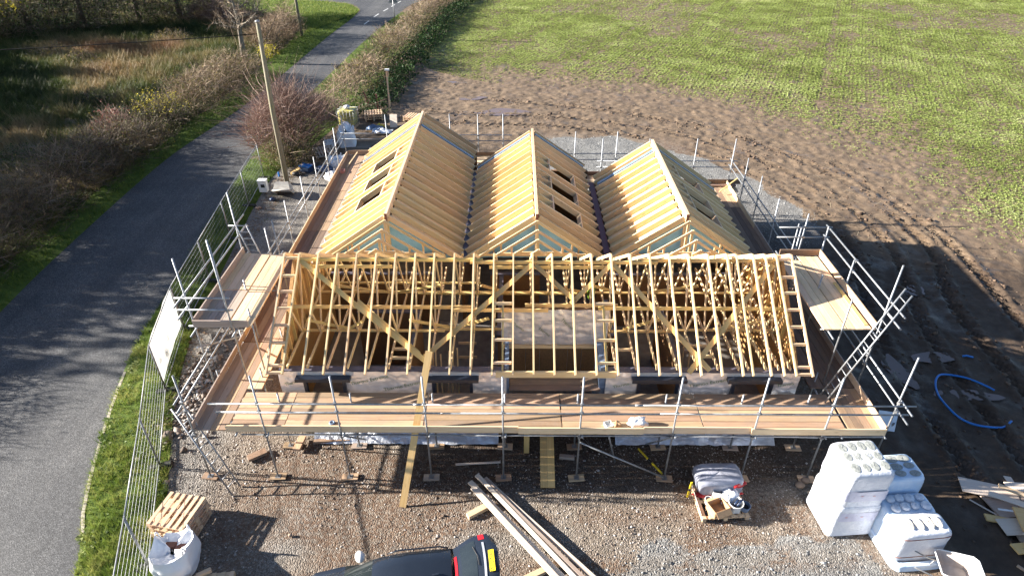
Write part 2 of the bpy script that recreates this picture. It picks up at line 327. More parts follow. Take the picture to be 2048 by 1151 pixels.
for k, tr in enumerate(TRACKS):
    dd, rr, ss = seg_dist(gx, gy, tr); pr = np.exp(-(dd / .23) ** 4)
    wetm = np.maximum(wetm, pr * soft * sstep(.45, .62, fbm(gx, gy, .9, 3, 70 + k)))
    tread = np.sin((rr + ss * dd * .9) * 2 * math.pi / .42) + .5 * (fbm(gx, gy, 3.5, 2, 90 + k) - .5)
    gz += soft * (-.03 * pr + .055 * pr * np.clip(tread * 1.8, -1, 1) + .035 * np.exp(-((dd - .36) / .13) ** 2)) * sstep(.15, .4, fbm(gx, gy, .35, 2, 80 + k)) * (1.9 - 1.25 * sstep(24, 31, gy))
gz = np.where((gx > -6.9) & (gx < 8.4) & (gy > 14.6) & (gy < 26.5), -.05, gz)
def ground_material():
    m, t, b, o = nodes('site_ground'); v = coords(t, world=True)
    at = {k: N(t, 'Attribute', attribute_name=k).outputs['Fac'] for k in ('mud', 'grey', 'earth', 'wet', 'damp_shade')}
    vo = N(t, 'TexVoronoi'); vo.inputs['Scale'].default_value = 27; vo.inputs['Randomness'].default_value = 1; L(t, v, vo.inputs['Vector'])
    vo2 = N(t, 'TexVoronoi'); vo2.inputs['Scale'].default_value = 60; L(t, v, vo2.inputs['Vector'])
    sep = N(t, 'SeparateColor'); L(t, vo.outputs['Color'], sep.inputs[0])
    sep2 = N(t, 'SeparateColor'); L(t, vo2.outputs['Color'], sep2.inputs[0])
    big = noiz(t, v, .9, 5, .65)
    ad = N(t, 'MixRGB', blend_type='MIX', i0=.45); L(t, sep.outputs[0], ad.inputs[1]); L(t, sep2.outputs[0], ad.inputs[2])
    brown = ramp(t, ad.outputs[0], [(0, (.085, .068, .05)), (.45, (.17, .14, .108)), (.75, (.26, .222, .18)), (1, (.40, .365, .32))])
    grey_ = ramp(t, ad.outputs[0], [(0, (.07, .07, .066)), (.45, (.16, .16, .152)), (.8, (.26, .26, .25)), (1, (.38, .38, .37))])
    er = ramp(t, noiz(t, v, 6, 6, .7), [(.3, (.085, .05, .032)), (.7, (.17, .11, .07))])
    mr = ramp(t, noiz(t, v, 2.4, 7, .72), [(.3, (.095, .067, .043)), (.55, (.165, .118, .076)), (.75, (.235, .175, .118))])
    m0 = N(t, 'MixRGB'); L(t, at['grey'], m0.inputs[0]); L(t, brown.outputs[0], m0.inputs[1]); L(t, grey_.outputs[0], m0.inputs[2])
    ek = N(t, 'Math', operation='MULTIPLY'); L(t, at['earth'], ek.inputs[0]); en = ramp(t, noiz(t, v, 9, 4, .7), [(.4, (0, 0, 0)), (.56, (1, 1, 1))]); L(t, en.outputs[0], ek.inputs[1])
    m1 = N(t, 'MixRGB'); L(t, ek.outputs[0], m1.inputs[0]); L(t, m0.outputs[0], m1.inputs[1]); L(t, er.outputs[0], m1.inputs[2])
    m2 = N(t, 'MixRGB'); L(t, at['mud'], m2.inputs[0]); L(t, m1.outputs[0], m2.inputs[1]); L(t, mr.outputs[0], m2.inputs[2])
    bl = ramp(t, big, [(.3, (.78, .76, .74)), (.7, (1.12, 1.1, 1.08))]); m3 = N(t, 'MixRGB', blend_type='MULTIPLY', i0=1.0); L(t, m2.outputs[0], m3.inputs[1]); L(t, bl.outputs[0], m3.inputs[2])
    dp_ = N(t, 'MixRGB', blend_type='MULTIPLY'); L(t, at['damp_shade'], dp_.inputs[0]); L(t, m3.outputs[0], dp_.inputs[1]); dp_.inputs[2].default_value = (.42, .40, .40, 1); L(t, dp_.outputs[0], b.inputs['Base Color'])
    wet = ramp(t, noiz(t, v, .55, 4, .6), [(.5, (.82, .82, .82)), (.66, (.34, .34, .34))]); wm = N(t, 'MixRGB'); L(t, at['mud'], wm.inputs[0]); wm.inputs[1].default_value = (.9, .9, .9, 1); L(t, wet.outputs[0], wm.inputs[2])
    wm2 = N(t, 'MixRGB'); L(t, at['wet'], wm2.inputs[0]); L(t, wm.outputs[0], wm2.inputs[1]); wm2.inputs[2].default_value = (.12, .12, .12, 1); L(t, wm2.outputs[0], b.inputs['Roughness']); b.inputs['Specular IOR Level'].default_value = .35
    hs = N(t, 'Math', operation='MULTIPLY_ADD', i1=-1.0, i2=1.0); L(t, vo.outputs['Distance'], hs.inputs[0])
    mh = N(t, 'MixRGB'); L(t, at['mud'], mh.inputs[0]); L(t, hs.outputs[0], mh.inputs[1]); L(t, noiz(t, v, 11, 6, .75), mh.inputs[2])
    bump(t, b, mh.outputs[0], .75, .035); return m
ny, nx = gx.shape; idx = np.arange(ny * nx).reshape(ny, nx)
F = np.stack([idx[:-1, :-1], idx[:-1, 1:], idx[1:, 1:], idx[1:, :-1]], -1).reshape(-1, 4)
tag(npmesh('ground', np.stack([gx, gy, gz], -1).reshape(-1, 3), F, ground_material(), None, {'mud': mud.ravel(), 'grey': grey.ravel(), 'earth': earth.ravel(), 'wet': wetm.ravel(), 'damp_shade': damp_shade.ravel()}, True), kind='structure')

# ---- road, its markings and kerb
RL = smooth([(-13.5, -8), (-17.5, 4), (-19.6, 13), (-20.46, 20.8), (-20.8, 26.7), (-20.85, 36.3), (-20.0, 43.4), (-19.5, 49), (-19.15, 59), (-18.75, 68.7), (-18.25, 75.8), (-18.2, 79.0)], 5)
RR = smooth([(-6.5, -8), (-9.6, 4), (-11.1, 9.6), (-12.08, 11.7), (-13.22, 15.2), (-14.05, 18.8), (-14.55, 23.2), (-15.2, 28.7), (-15.82, 36.4), (-16.1, 41), (-15.84, 47.2), (-15.4, 52.9), (-14.9, 64.5), (-14.0, 74.6), (-13.3, 79.0)], 5)
def resample(pts, n):
    p = np.array(pts); d = np.concatenate([[0], np.cumsum(np.hypot(*np.diff(p, axis=0).T))]); t = np.linspace(0, d[-1], n); return np.stack([np.interp(t, d, p[:, 0]), np.interp(t, d, p[:, 1])], -1)
def strip(name, A, B, mat, z=.006, n=90, m=10, hz=None):
    a = resample(A, n); b = resample(B, n); u = np.linspace(0, 1, m)[:, None, None]; P = a[None] * (1 - u) + b[None] * u
    Z_ = np.full(P.shape[:2], z) if hz is None else hz(P[..., 0], P[..., 1], np.broadcast_to(u[..., 0], P.shape[:2]))
    V = np.concatenate([P, Z_[..., None]], -1).reshape(-1, 3); I = np.arange(m * n).reshape(m, n)
    return npmesh(name, V, np.stack([I[:-1, :-1], I[:-1, 1:], I[1:, 1:], I[1:, :-1]], -1).reshape(-1, 4), mat, smooth=True)
def asphalt():
    m, t, b, o = nodes('asphalt'); v = coords(t, world=True)
    vo = N(t, 'TexVoronoi'); vo.inputs['Scale'].default_value = 38; L(t, v, vo.inputs['Vector']); s = N(t, 'SeparateColor'); L(t, vo.outputs['Color'], s.inputs[0])
    r = ramp(t, s.outputs[0], [(0, (.030, .030, .031)), (.6, (.062, .062, .063)), (1, (.13, .13, .13))])
    g = ramp(t, noiz(t, v, .5, 6, .65), [(.3, (.72, .72, .73)), (.7, (1.2, 1.18, 1.15))]); mx0 = N(t, 'MixRGB', blend_type='MULTIPLY', i0=1.0); L(t, r.outputs[0], mx0.inputs[1]); L(t, g.outputs[0], mx0.inputs[2]); wp = ramp(t, noiz(t, coords(t, (1.1, .03, 1), world=True), 1.0, 3, .55), [(.35, (.78, .79, .82)), (.65, (1.18, 1.17, 1.14))]); mx = N(t, 'MixRGB', blend_type='MULTIPLY', i0=1.0); L(t, mx0.outputs[0], mx.inputs[1]); L(t, wp.outputs[0], mx.inputs[2])
    L(t, mx.outputs[0], b.inputs['Base Color']); b.inputs['Roughness'].default_value = .75; b.inputs['Specular IOR Level'].default_value = .4
    bump(t, b, vo.outputs['Distance'], .5, .012); return m
ASPH = asphalt()
tag(strip('road', RL, RR, ASPH), kind='structure')
# the wider road it meets, with a rounded corner on the left
mb = MB(); JL = smooth([(-18.2, 79.0), (-18.3, 81.4), (-20.2, 85.0), (-24.5, 87.0), (-34, 88.6), (-60, 91), (-120, 96)], 6)
JR = smooth([(-13.3, 79.0), (-12.6, 85), (-9, 90), (0, 95), (30, 98), (80, 100)], 4)
top = [(80, 112), (-120, 110)]
poly = JR + top + JL[::-1]; c = (-15.6, 90)
mb.add([(x, y, .006) for x, y in poly], [tuple(range(len(poly)))])
tag(mb.build('cross_road', ASPH), kind='structure')
PAINT = plain('road_paint', (.62, .62, .60), (.42, .42, .40), .6, 0, 12, world=True)
mid = resample([((a[0] + b[0]) / 2, (a[1] + b[1]) / 2) for a, b in zip(resample(RL, 120), resample(RR, 120))], 240)
for k, (y0, y1) in enumerate(((73.5, 75.3), (77.3, 79.1), (80.6, 82.2), (83.3, 84.6), (85.6, 86.8))):
    x0 = np.interp(min(y0, 78.5), mid[:, 1], mid[:, 0]); x1 = np.interp(min(y1, 78.5), mid[:, 1], mid[:, 0]); x0 += .18 * max(0, y0 - 78.5); x1 += .18 * max(0, y1 - 78.5)
    b_ = MB().add([(x0 - .07, y0, .011), (x0 + .07, y0, .011), (x1 + .07, y1, .011), (x1 - .07, y1, .011)], [(0, 1, 2, 3)]).build('road_marking', PAINT); tag(b_, kind='structure')
# kerb stones along the bend, sunk nearly flush
KERB = plain('kerb_concrete', (.42, .37, .29), (.30, .26, .20), .85, 0, 5, .3, 30)
kp = resample([p for p in RR if 10.6 < p[1] < 17.4], 9)
for i, (a, b_) in enumerate(zip(kp[:-1], kp[1:])):
    d = (b_ - a) / np.hypot(*(b_ - a)); k = beam('kerb_stone', (a[0] + .06, a[1], -.01), (b_[0] + .06 - d[0] * .01, b_[1] - d[1] * .01, -.01), .09, .10, KERB); tag(k, kind='structure')

# ---- grass sheets: right verge, left verge, corner lawn, rough meadow
FENCE = [(-8.1, 6.4), (-9.30, 9.80), (-10.50, 13.05), (-11.78, 16.3), (-12.60, 19.7), (-12.98, 23.1), (-13.40, 26.7), (-13.75, 30.2), (-14.10, 33.7)]
def grass_sheet(name, stops, sc_=2.2):
    m, t, b, o = nodes(name); v = coords(t, world=True); r = ramp(t, noiz(t, v, sc_, 7, .72), stops); L(t, r.outputs[0], b.inputs['Base Color'])
    b.inputs['Roughness'].default_value = .9; b.inputs['Specular IOR Level'].default_value = .1; bump(t, b, noiz(t, v, 24, 5, .7), .8, .06); return m
G_SHEET = grass_sheet('turf', [(.25, (.045, .055, .014)), (.5, (.075, .115, .022)), (.75, (.12, .16, .04))])
G_ROUGH = grass_sheet('rough_turf', [(.25, (.035, .032, .014)), (.45, (.075, .065, .028)), (.6, (.06, .075, .02)), (.78, (.15, .115, .055))], .8)
RRv = [p for p in RR if p[1] <= 37]; hump = lambda amp: (lambda x, y, u: .010 + amp * np.sin(np.pi * np.clip(u, 0, 1)) * (.6 + .8 * fbm(x, y, .8, 3, 4)))
VERGE_IN = smooth([(-5.6, -2), (-7.6, 6.4), (-8.95, 9.8), (-10.25, 13.05), (-11.45, 16.3), (-12.25, 19.7), (-12.7, 23.1), (-13.1, 26.7), (-13.5, 30.2), (-13.7, 34), (-13.4, 37.5)], 5)
tag(strip('grass_verge', RRv, VERGE_IN, G_SHEET, n=120, m=14, hz=hump(.10)), kind='structure')
tag(strip('grass_verge', [(-16.0, 37), (-15.9, 45), (-15.5, 53), (-14.9, 64.5), (-14.0, 74.6), (-13.2, 80)], [(-13.0, 37), (-11.5, 45), (-11, 53), (-9.8, 64.5), (-9.2, 74.6), (-8.5, 84)], G_SHEET, n=40, m=6, hz=hump(.05)), kind='structure')
VL_IN = [p for p in RL if p[1] > 3]; VL_OUT = smooth([(-19.6, 3), (-21.6, 13), (-22.5, 20.8), (-22.6, 26.7), (-22.6, 36.3), (-22.2, 43.4), (-21.9, 49), (-21.9, 59), (-22.2, 68), (-24, 76), (-26, 79.5)], 5)
tag(strip('grass_verge', VL_IN, VL_OUT, G_SHEET, n=90, m=8, hz=hump(.10)), kind='structure')
LAWN_A = [(-18.2, 79.2), (-18.35, 81.4), (-20.3, 85.0), (-24.6, 87.0), (-34, 88.5), (-60, 90.9)]; LAWN_B = [(-21.5, 68), (-24, 74), (-28, 78), (-33, 80), (-42, 82), (-60, 84)]
tag(strip('corner_lawn', LAWN_A, LAWN_B, G_SHEET, n=50, m=10, hz=hump(.12)), kind='structure')
ME_A = [(-22.4, 0), (-22.45, 20), (-22.5, 36), (-22.1, 49), (-22.0, 62), (-22.6, 72), (-27, 77.5), (-33, 80), (-45, 82)]; ME_B = [(-130, 0), (-130, 20), (-130, 36), (-130, 49), (-130, 62), (-125, 80), (-115, 100), (-100, 110), (-80, 120)]
tag(strip('rough_meadow', ME_A, ME_B, G_ROUGH, n=70, m=70, hz=lambda x, y, u: .012 + .45 * u * 0 + .35 * (fbm(x, y, .12, 4, 2) - .35) * np.clip(u * 20, 0, 1)), kind='structure')

tag(strip('far_field', [(-700, 112), (-200, 112), (200, 114), (700, 114)], [(-700, 900), (-200, 900), (200, 900), (700, 900)], G_SHEET, n=30, m=12, hz=lambda x, y, u: .008 + 0 * x), kind='structure')
# ---- puddles in the mud
WATER = plain('muddy_water', (.16, .11, .09), (.13, .09, .07), .06, 0, 1.0, world=True, spec=.6)
for (x, y, a, b_, rot) in ((-1.0, 45.2, 1.7, .75, .05), (13.5, 17.6, .35, 1.0, .15), (15.2, 18.3, .9, .3, .2), (15.2, 16.3, 1.0, .28, -.1), (16.6, 22.6, .5, .32, .5), (-3.2, 48.2, .9, .35, .3), (-5.2, 52.4, .45, .22, 0), (13.0, 23.4, .3, .7, .2), (17.5, 14.2, .25, 1.1, .1), (12.8, 20.6, .5, .22, .6)):
    mb = MB(); pts = []
    for k in range(28):
        t = 2 * math.pi * k / 28; r_ = 1 + .55 * (vnoise(x + 1.3 * math.cos(t) + 7, y + 1.3 * math.sin(t), 1.1, 5) - .5) + .3 * (vnoise(x * 3 + 3 * math.cos(t), y * 3 + 3 * math.sin(t), 1, 8) - .5)
        pts.append((x + a * r_ * math.cos(t) * math.cos(rot) - b_ * r_ * math.sin(t) * math.sin(rot), y + a * r_ * math.cos(t) * math.sin(rot) + b_ * r_ * math.sin(t) * math.cos(rot), .004))
    tag(mb.add(pts, [tuple(range(28))]).build('puddle', WATER), kind='structure')
# ================================================================== GROUND COVER (stuff)
def blade_tuft(n, spread, h0, h1, wid, seed):
    r = np.random.default_rng(seed); V = []; F_ = []
    for k in range(n):
        a = r.uniform(0, 6.28); b = r.uniform(0, 6.28); h = r.uniform(h0, h1); x, y = spread * r.uniform(0, 1) * np.cos(b), spread * r.uniform(0, 1) * np.sin(b); l = h * r.uniform(.2, .8)
        px, py = -np.sin(a) * wid, np.cos(a) * wid; V += [(x - px, y - py, 0), (x + px, y + py, 0), (x + np.cos(a) * l, y + np.sin(a) * l, h)]; F_.append((3 * k, 3 * k + 1, 3 * k + 2))
    return V, F_
def tufts(n, *a): vs_ = [blade_tuft(n, *a, s) for s in range(6)]; return [v[0] for v in vs_], vs_[0][1]
def in_strip(A, B, dens, m=90):
    """random points in the strip between two polylines"""
    a = resample(A, 200); b = resample(B, 200); w_ = np.hypot(*(a - b).T); ln = np.hypot(*np.diff(a, axis=0).T); ar = np.append(ln, ln[-1]) * w_
    n = int(ar.sum() * dens); i = rng.choice(200, n, p=ar / ar.sum()); i2 = np.minimum(i + 1, 199); t = rng.uniform(0, 1, n)[:, None]; u = rng.uniform(0, 1, n)[:, None]
    p = (a[i] * (1 - t) + a[i2] * t) * (1 - u) + (b[i] * (1 - t) + b[i2] * t) * u; P = np.concatenate([p, np.zeros((n, 1))], 1); k = inframe(P, m); return P[k], u[k, 0]
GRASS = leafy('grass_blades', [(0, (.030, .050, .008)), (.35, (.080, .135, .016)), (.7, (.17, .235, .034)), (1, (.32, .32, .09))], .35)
ROUGHG = leafy('rough_grass_blades', [(0, (.030, .045, .012)), (.28, (.075, .10, .022)), (.5, (.16, .135, .055)), (.75, (.30, .22, .11)), (1, (.22, .12, .06))], .3)
STONES = leafy('loose_stones', [(0, (.09, .065, .05)), (.4, (.20, .16, .13)), (.75, (.33, .29, .26)), (1, (.50, .47, .44))], 0.0, .85)
GSTONES = leafy('grey_stones', [(0, (.08, .08, .08)), (.5, (.19, .19, .186)), (1, (.38, .38, .37))], 0.0, .85)
CROPL = leafy('crop_leaves', [(0, (.18, .20, .06)), (.4, (.30, .36, .095)), (.75, (.40, .47, .145)), (1, (.53, .56, .25))], .35)
STRAWM = leafy('straw', [(0, (.28, .20, .11)), (1, (.52, .42, .27))], .1)
tv, tf = tufts(7, .09, .5, 1.0, .022)
lo, hi = [p for p in RRv if p[1] < 20], [p for p in VERGE_IN if p[1] < 20]
P, u = in_strip(lo, hi, 230); P[:, 2] = .01 + .08 * np.sin(np.pi * u); k = (fbm(P[:, 0], P[:, 1], .7, 3, 12) + .25 * (u > .12)) > .38; P = P[k]
tag(scatter('verge_grass', P, tv, tf, GRASS, rng.uniform(.08, .24, len(P)) * (.45 + 1.3 * fbm(P[:, 0], P[:, 1], 1.2, 3, 31)), rnd=np.clip(fbm(P[:, 0], P[:, 1], 1.1, 4, 30) * 1.3 + .0 + rng.normal(0, .16, len(P)), 0, 1)), 'bright green grass on the verge between road and mesh fence', 'grass', kind='stuff')
P, u = in_strip([p for p in RRv if p[1] >= 19.5], [p for p in VERGE_IN if p[1] >= 19.5], 110); P[:, 2] = .01 + .08 * np.sin(np.pi * u)
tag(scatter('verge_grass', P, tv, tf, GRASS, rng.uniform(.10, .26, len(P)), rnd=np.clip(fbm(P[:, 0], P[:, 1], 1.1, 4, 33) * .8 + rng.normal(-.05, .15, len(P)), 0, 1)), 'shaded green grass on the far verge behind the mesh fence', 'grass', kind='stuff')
P, u = in_strip(VL_IN, VL_OUT, 55); P[:, 2] = .01 + .08 * np.sin(np.pi * u)
tag(scatter('verge_grass', P, tv, tf, GRASS, rng.uniform(.12, .28, len(P)), rnd=np.clip(rng.normal(.42, .2, len(P)), 0, 1)), 'green grass on the verge along the hedge across the road', 'grass', kind='stuff')
P, u = in_strip(LAWN_A, LAWN_B, 26); P[:, 2] = .02 + .1 * np.sin(np.pi * u)
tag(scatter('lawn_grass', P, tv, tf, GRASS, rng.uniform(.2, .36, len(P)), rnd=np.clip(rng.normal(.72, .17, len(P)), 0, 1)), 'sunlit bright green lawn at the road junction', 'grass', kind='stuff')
P, u = in_strip([(-15.6, 40), (-14.9, 60), (-13.4, 79)], [(-14.6, 40), (-13.6, 60), (-12.2, 79)], 20)
tag(scatter('verge_grass', P, tv, tf, GRASS, rng.uniform(.2, .34, len(P)), rnd=np.clip(rng.normal(.5, .2, len(P)), 0, 1)), 'narrow grass strip between the road and the long brown hedge', 'grass', kind='stuff')
P, u = in_strip(lo, hi, 22); k = fbm(P[:, 0], P[:, 1], .8, 3, 35) > .5; P = P[k]; P[:, 2] = .05
WEED = leafy('weed_leaves', [(0, (.06, .10, .03)), (.6, (.15, .20, .06)), (1, (.34, .36, .14))], .3)
VP = P
# rough meadow
tv2, tf2 = tufts(9, .22, .45, 1.0, .022)
a = [p for p in ME_A if p[1] >= 0]; P, u = in_strip(a, [(-78, 0), (-78, 20), (-78, 36), (-78, 49), (-78, 62), (-78, 80), (-70, 92), (-62, 94), (-58, 92)], 17, 60)
q = fbm(P[:, 0], P[:, 1], .13, 4, 41); q2 = fbm(P[:, 0], P[:, 1], .5, 3, 42)
tag(scatter('rough_grass', P, tv2, tf2, ROUGHG, (.35 + .75 * q2) * rng.uniform(.6, 1.3, len(P)), tilt=.35, rnd=np.clip((q - .5) * 2.3 + .47 + (q2 - .5) * .8 + rng.normal(0, .12, len(P)), 0, 1)), 'rough meadow of tan dead grass and green weeds left of the road', 'grass', kind='stuff')
# crop: rosettes in drilled rows, 24 degrees off the building's axis
def rosette(seed):
    r = np.random.default_rng(seed); V = []; F_ = []
    for k in range(5):
        a = k * 1.256 + r.uniform(-.4, .4); l = r.uniform(.6, 1.1); w_ = l * .34; z = r.uniform(.15, .6); ca, sa = np.cos(a), np.sin(a)
        for (s, t, zz) in ((.05, 0, .12), (.6 * l, -w_, z), (l, 0, z * .8), (.6 * l, w_, z)): V.append((ca * s - sa * t, sa * s + ca * t, zz))
        F_.append((4 * k, 4 * k + 1, 4 * k + 2, 4 * k + 3))
    return V, F_
rs = [rosette(s) for s in range(6)]; ang = R(24); dx, dy = math.sin(ang), math.cos(ang); n = 900000
X_ = rng.uniform(-12, 76, n); Y_ = 8 + 92 * rng.uniform(0, 1, n) ** .8
row = np.round((X_ * dy - Y_ * dx) / .31) * .31; run = X_ * dx + Y_ * dy; jit = rng.normal(0, .075, n) + rng.normal(0, .1, n) * (Y_ < 46)
X_ = (row + jit) * dy + run * dx; Y_ = -(row + jit) * dx + run * dy
k = inpoly(X_, Y_, CROP); X_, Y_, row = X_[k], Y_[k], row[k]; dd, _, _ = seg_dist(X_, Y_, CROP_EDGE)
thin = fbm(X_, Y_, .11, 4, 51); thin2 = fbm(X_, Y_, .45, 3, 52); rown = vnoise(row * 1.9, run[k] * .04, 1.0, 53)
near = sstep(-.3, 8.0, dd + (thin2 - .5) * 5); patch = np.maximum(sstep(.30, .50, thin), sstep(9, 3, dd)) ; far = sstep(30, 75, Y_)
pr = near * (.25 + .75 * patch) * (1 - .3 * far) * (.30 + .85 * rown + .2 * (thin2 > .5)); hed = sstep(6, 0, np.abs(X_ + 6)) * (Y_ > 52); pr = np.maximum(pr, hed * .9); tl = np.abs(np.mod(row + 3.0, 21.0)); pr *= np.where((np.abs(tl - 4) < .3) | (np.abs(tl - 5.9) < .3), .55, 1.0)
k = (rng.uniform(0, 1, len(X_)) < pr * 1.0); P = np.stack([X_[k], Y_[k], np.zeros(k.sum())], -1); kk = inframe(P, 90); P = P[kk]; nr = near[k][kk]; t2 = thin2[k][kk]
tag(scatter('crop_plants', P, [r_[0] for r_ in rs], rs[0][1], CROPL, rng.uniform(.048, .112, len(P)) * (.75 + .4 * nr) * (1 + .25 * sstep(40, 80, P[:, 1])), rnd=np.clip(.5 + (t2 - .5) * 1.1 + rng.normal(0, .18, len(P)), 0, 1)), 'young leafy green crop sown in rows across the field', 'crop', kind='stuff')
tag(scatter('verge_weeds', VP, [r_[0] for r_ in rs], rs[0][1], WEED, rng.uniform(.06, .16, len(VP)), tilt=.3), 'broad-leaved weeds among the verge grass', 'weeds', kind='stuff')
# loose stones on the yard
oc = np.array([(1, 0, 0), (-1, 0, 0), (0, 1, 0), (0, -1, 0), (0, 0, .75), (0, 0, -.4)], float); of = [(0, 2, 4), (2, 1, 4), (1, 3, 4), (3, 0, 4), (2, 0, 5), (1, 2, 5), (3, 1, 5), (0, 3, 5)]
sv = [(oc * np.random.default_rng(s).uniform(.55, 1.25, (6, 1)) + np.random.default_rng(s + 50).normal(0, .14, (6, 3))).tolist() for s in range(8)]
def zat(x, y):
    i = np.clip(np.searchsorted(ys, y) - 1, 0, ny - 2); j = np.clip(np.searchsorted(xs, x) - 1, 0, nx - 2); return gz[i, j]
n = 26000; X_ = rng.uniform(-12.8, 12, n); Y_ = rng.uniform(7.5, 14.3, n); gq = inpoly(X_, Y_, GREY_FRONT); q = fbm(X_, Y_, .5, 4, 61)
k = (rng.uniform(0, 1, n) < sstep(.3, .62, q)) & ~gq & (X_ > -8.6 - (Y_ - 9) * .5) & (X_ < 10.6); P = np.stack([X_[k], Y_[k], zat(X_[k], Y_[k]) + .004], -1); P = P[inframe(P, 60)]
tag(scatter('yard_stones', P, sv, of, STONES, np.exp(rng.normal(-4.05, .42, len(P))), tilt=.3), 'loose brown stones scattered over the front yard', 'stones', kind='stuff')
n = 42000; X_ = rng.uniform(-2, 16, n); Y_ = rng.uniform(6, 42, n); k = inpoly(X_, Y_, GREY_FRONT) | (inpoly(X_, Y_, GREY_BACK) & (rng.uniform(0, 1, n) < .8)); P = np.stack([X_[k], Y_[k], zat(X_[k], Y_[k]) + .004], -1); P = P[inframe(P, 60)]
tag(scatter('crushed_stone', P, sv, of, GSTONES, np.exp(rng.normal(-3.75, .35, len(P))), tilt=.3), 'pale grey crushed stone laid in front of and behind the building', 'stones', kind='stuff')
# heap of cobbles left of the scaffold, clods in the mud, straw
n = 900; P = np.stack([rng.normal(-10.9, .75, n), rng.normal(16.6, 1.5, n), np.zeros(n)], -1); P = P[(P[:, 0] > -11.6) & (P[:, 0] < -9.3)]; P[:, 2] = .03
tag(scatter('cobbles', P, sv, of, STONES, np.exp(rng.normal(-2.75, .4, len(P))), tilt=.3), 'scattered brown cobbles beside the left scaffold and fence', 'stones', kind='stuff')
n = 26000; X_ = rng.uniform(-8, 26, n); Y_ = rng.uniform(9, 55, n); k = ~inpoly(X_, Y_, CROP) & ~inpoly(X_, Y_, GREY_BACK) & ((X_ > 11) | (Y_ > 40)); X_, Y_ = X_[k], Y_[k]
td = np.min([np.abs(seg_dist(X_, Y_, tr)[0] - .3) for tr in TRACKS], axis=0); k = rng.uniform(0, 1, len(X_)) < np.exp(-(td / .3) ** 2) * .75 + .05; P = np.stack([X_[k], Y_[k], zat(X_[k], Y_[k])], -1); P = P[inframe(P, 60)]
CLOD = leafy('mud_clods', [(0, (.05, .032, .022)), (1, (.14, .095, .065))], 0, .85)
tag(scatter('mud_clods', P, sv, of, CLOD, np.exp(rng.normal(-2.85, .45, len(P))), tilt=.4), 'brown mud clods churned up along the wheel tracks', 'mud', kind='stuff')
n = 2600; X_ = rng.uniform(-6, 30, n); Y_ = rng.uniform(20, 58, n); dd, _, _ = seg_dist(X_, Y_, CROP_EDGE); k = (rng.uniform(0, 1, n) < np.exp(-((dd - 1) / 4.5) ** 2)) & (Y_ > 24); P = np.stack([X_[k], Y_[k], zat(X_[k], Y_[k]) + .03], -1)
sticks = [[(-1, -.035, 0), (1, -.03, .1), (1, .03, .1), (-1, .035, 0)], [(-1, -.03, .05), (1.2, -.03, 0), (1.2, .03, 0), (-1, .03, .05)]]
tag(scatter('straw', P, sticks, [(0, 1, 2, 3)], STRAWM, rng.uniform(.08, .28, len(P)), tilt=.1), 'pale straw stalks strewn over the muddy field edge', 'straw', kind='stuff')
# fallen leaves and weeds at the hedge foot and fence foot
P, u = in_strip([(-11.9, 17), (-12.5, 21), (-13.0, 27), (-13.6, 33), (-12.2, 38)], [(-11.3, 17), (-11.9, 21), (-12.3, 27), (-12.4, 33), (-10.4, 38)], 60)
LITTER = leafy('leaf_litter', [(0, (.05, .03, .02)), (.5, (.16, .085, .04)), (.85, (.26, .15, .07)), (1, (.10, .14, .04))], .1)
P[:, 2] = .02; tag(scatter('leaf_litter', P, [r_[0] for r_ in rs], rs[0][1], LITTER, rng.uniform(.03, .07, len(P))), 'brown leaf litter along the foot of the mesh fence', 'leaves', kind='stuff')
# ================================================================== HEDGES, BUSHES, TREES
TW_TAN = leafy('tan_twigs', [(0, (.10, .065, .04)), (.5, (.22, .155, .10)), (1, (.36, .28, .20))], .1, .8)
TW_GREY = leafy('grey_brown_twigs', [(0, (.05, .038, .026)), (.5, (.12, .09, .062)), (1, (.26, .205, .15))], .1, .8)
TW_RED = leafy('reddish_twigs', [(0, (.09, .055, .04)), (.5, (.21, .13, .10)), (1, (.40, .29, .24))], .1, .8)
LF_MIX = leafy('autumn_leaves', [(0, (.045, .055, .015)), (.4, (.10, .11, .025)), (.7, (.22, .17, .04)), (1, (.34, .25, .07))], .35)
LF_GRN = leafy('bramble_leaves', [(0, (.012, .030, .008)), (.5, (.028, .065, .014)), (1, (.06, .11, .025))], .25)
LF_YEL = leafy('yellow_leaves', [(0, (.18, .17, .02)), (.5, (.40, .33, .03)), (1, (.55, .47, .08))], .4)
LF_RED = leafy('red_leaves', [(0, (.13, .045, .035)), (1, (.30, .10, .08))], .3)
LF_OLV = leafy('olive_leaves', [(0, (.03, .04, .01)), (.5, (.075, .09, .02)), (1, (.16, .155, .035))], .35)
def rib(P0, D, Ln, W, bend, name, mat, parent, rnd=None):
    """n curved tapering twigs as thin ribbons"""
    n = len(P0); t = np.linspace(0, 1, 4)[None, :, None]; B = rng.normal(0, 1, (n, 3)) * np.array([1, 1, .5]); D = D / np.linalg.norm(D, axis=1, keepdims=True)
    C_ = P0[:, None] + D[:, None] * (Ln[:, None, None] * t) + B[:, None] * (bend * Ln[:, None, None] * t * t)
    C_[:, :, 2] = np.maximum(C_[:, :, 2], .02); s = np.cross(D, rng.normal(0, 1, (n, 3))); s /= np.linalg.norm(s, axis=1, keepdims=True) + 1e-9
    w_ = (W[:, None] * np.array([1, .8, .55, .2]))[..., None]; V = np.stack([C_ - s[:, None] * w_, C_ + s[:, None] * w_], 2).reshape(-1, 3)
    q = np.array([(2 * i, 2 * i + 1, 2 * i + 3, 2 * i + 2) for i in range(3)]); F_ = (q[None] + (np.arange(n) * 8)[:, None, None]).reshape(-1, 4)
    r = rng.uniform(0, 1, n) if rnd is None else rnd; return npmesh(name, V, F_, mat, parent, np.repeat(r, 8), M=WM[parent.name] if False else None), C_
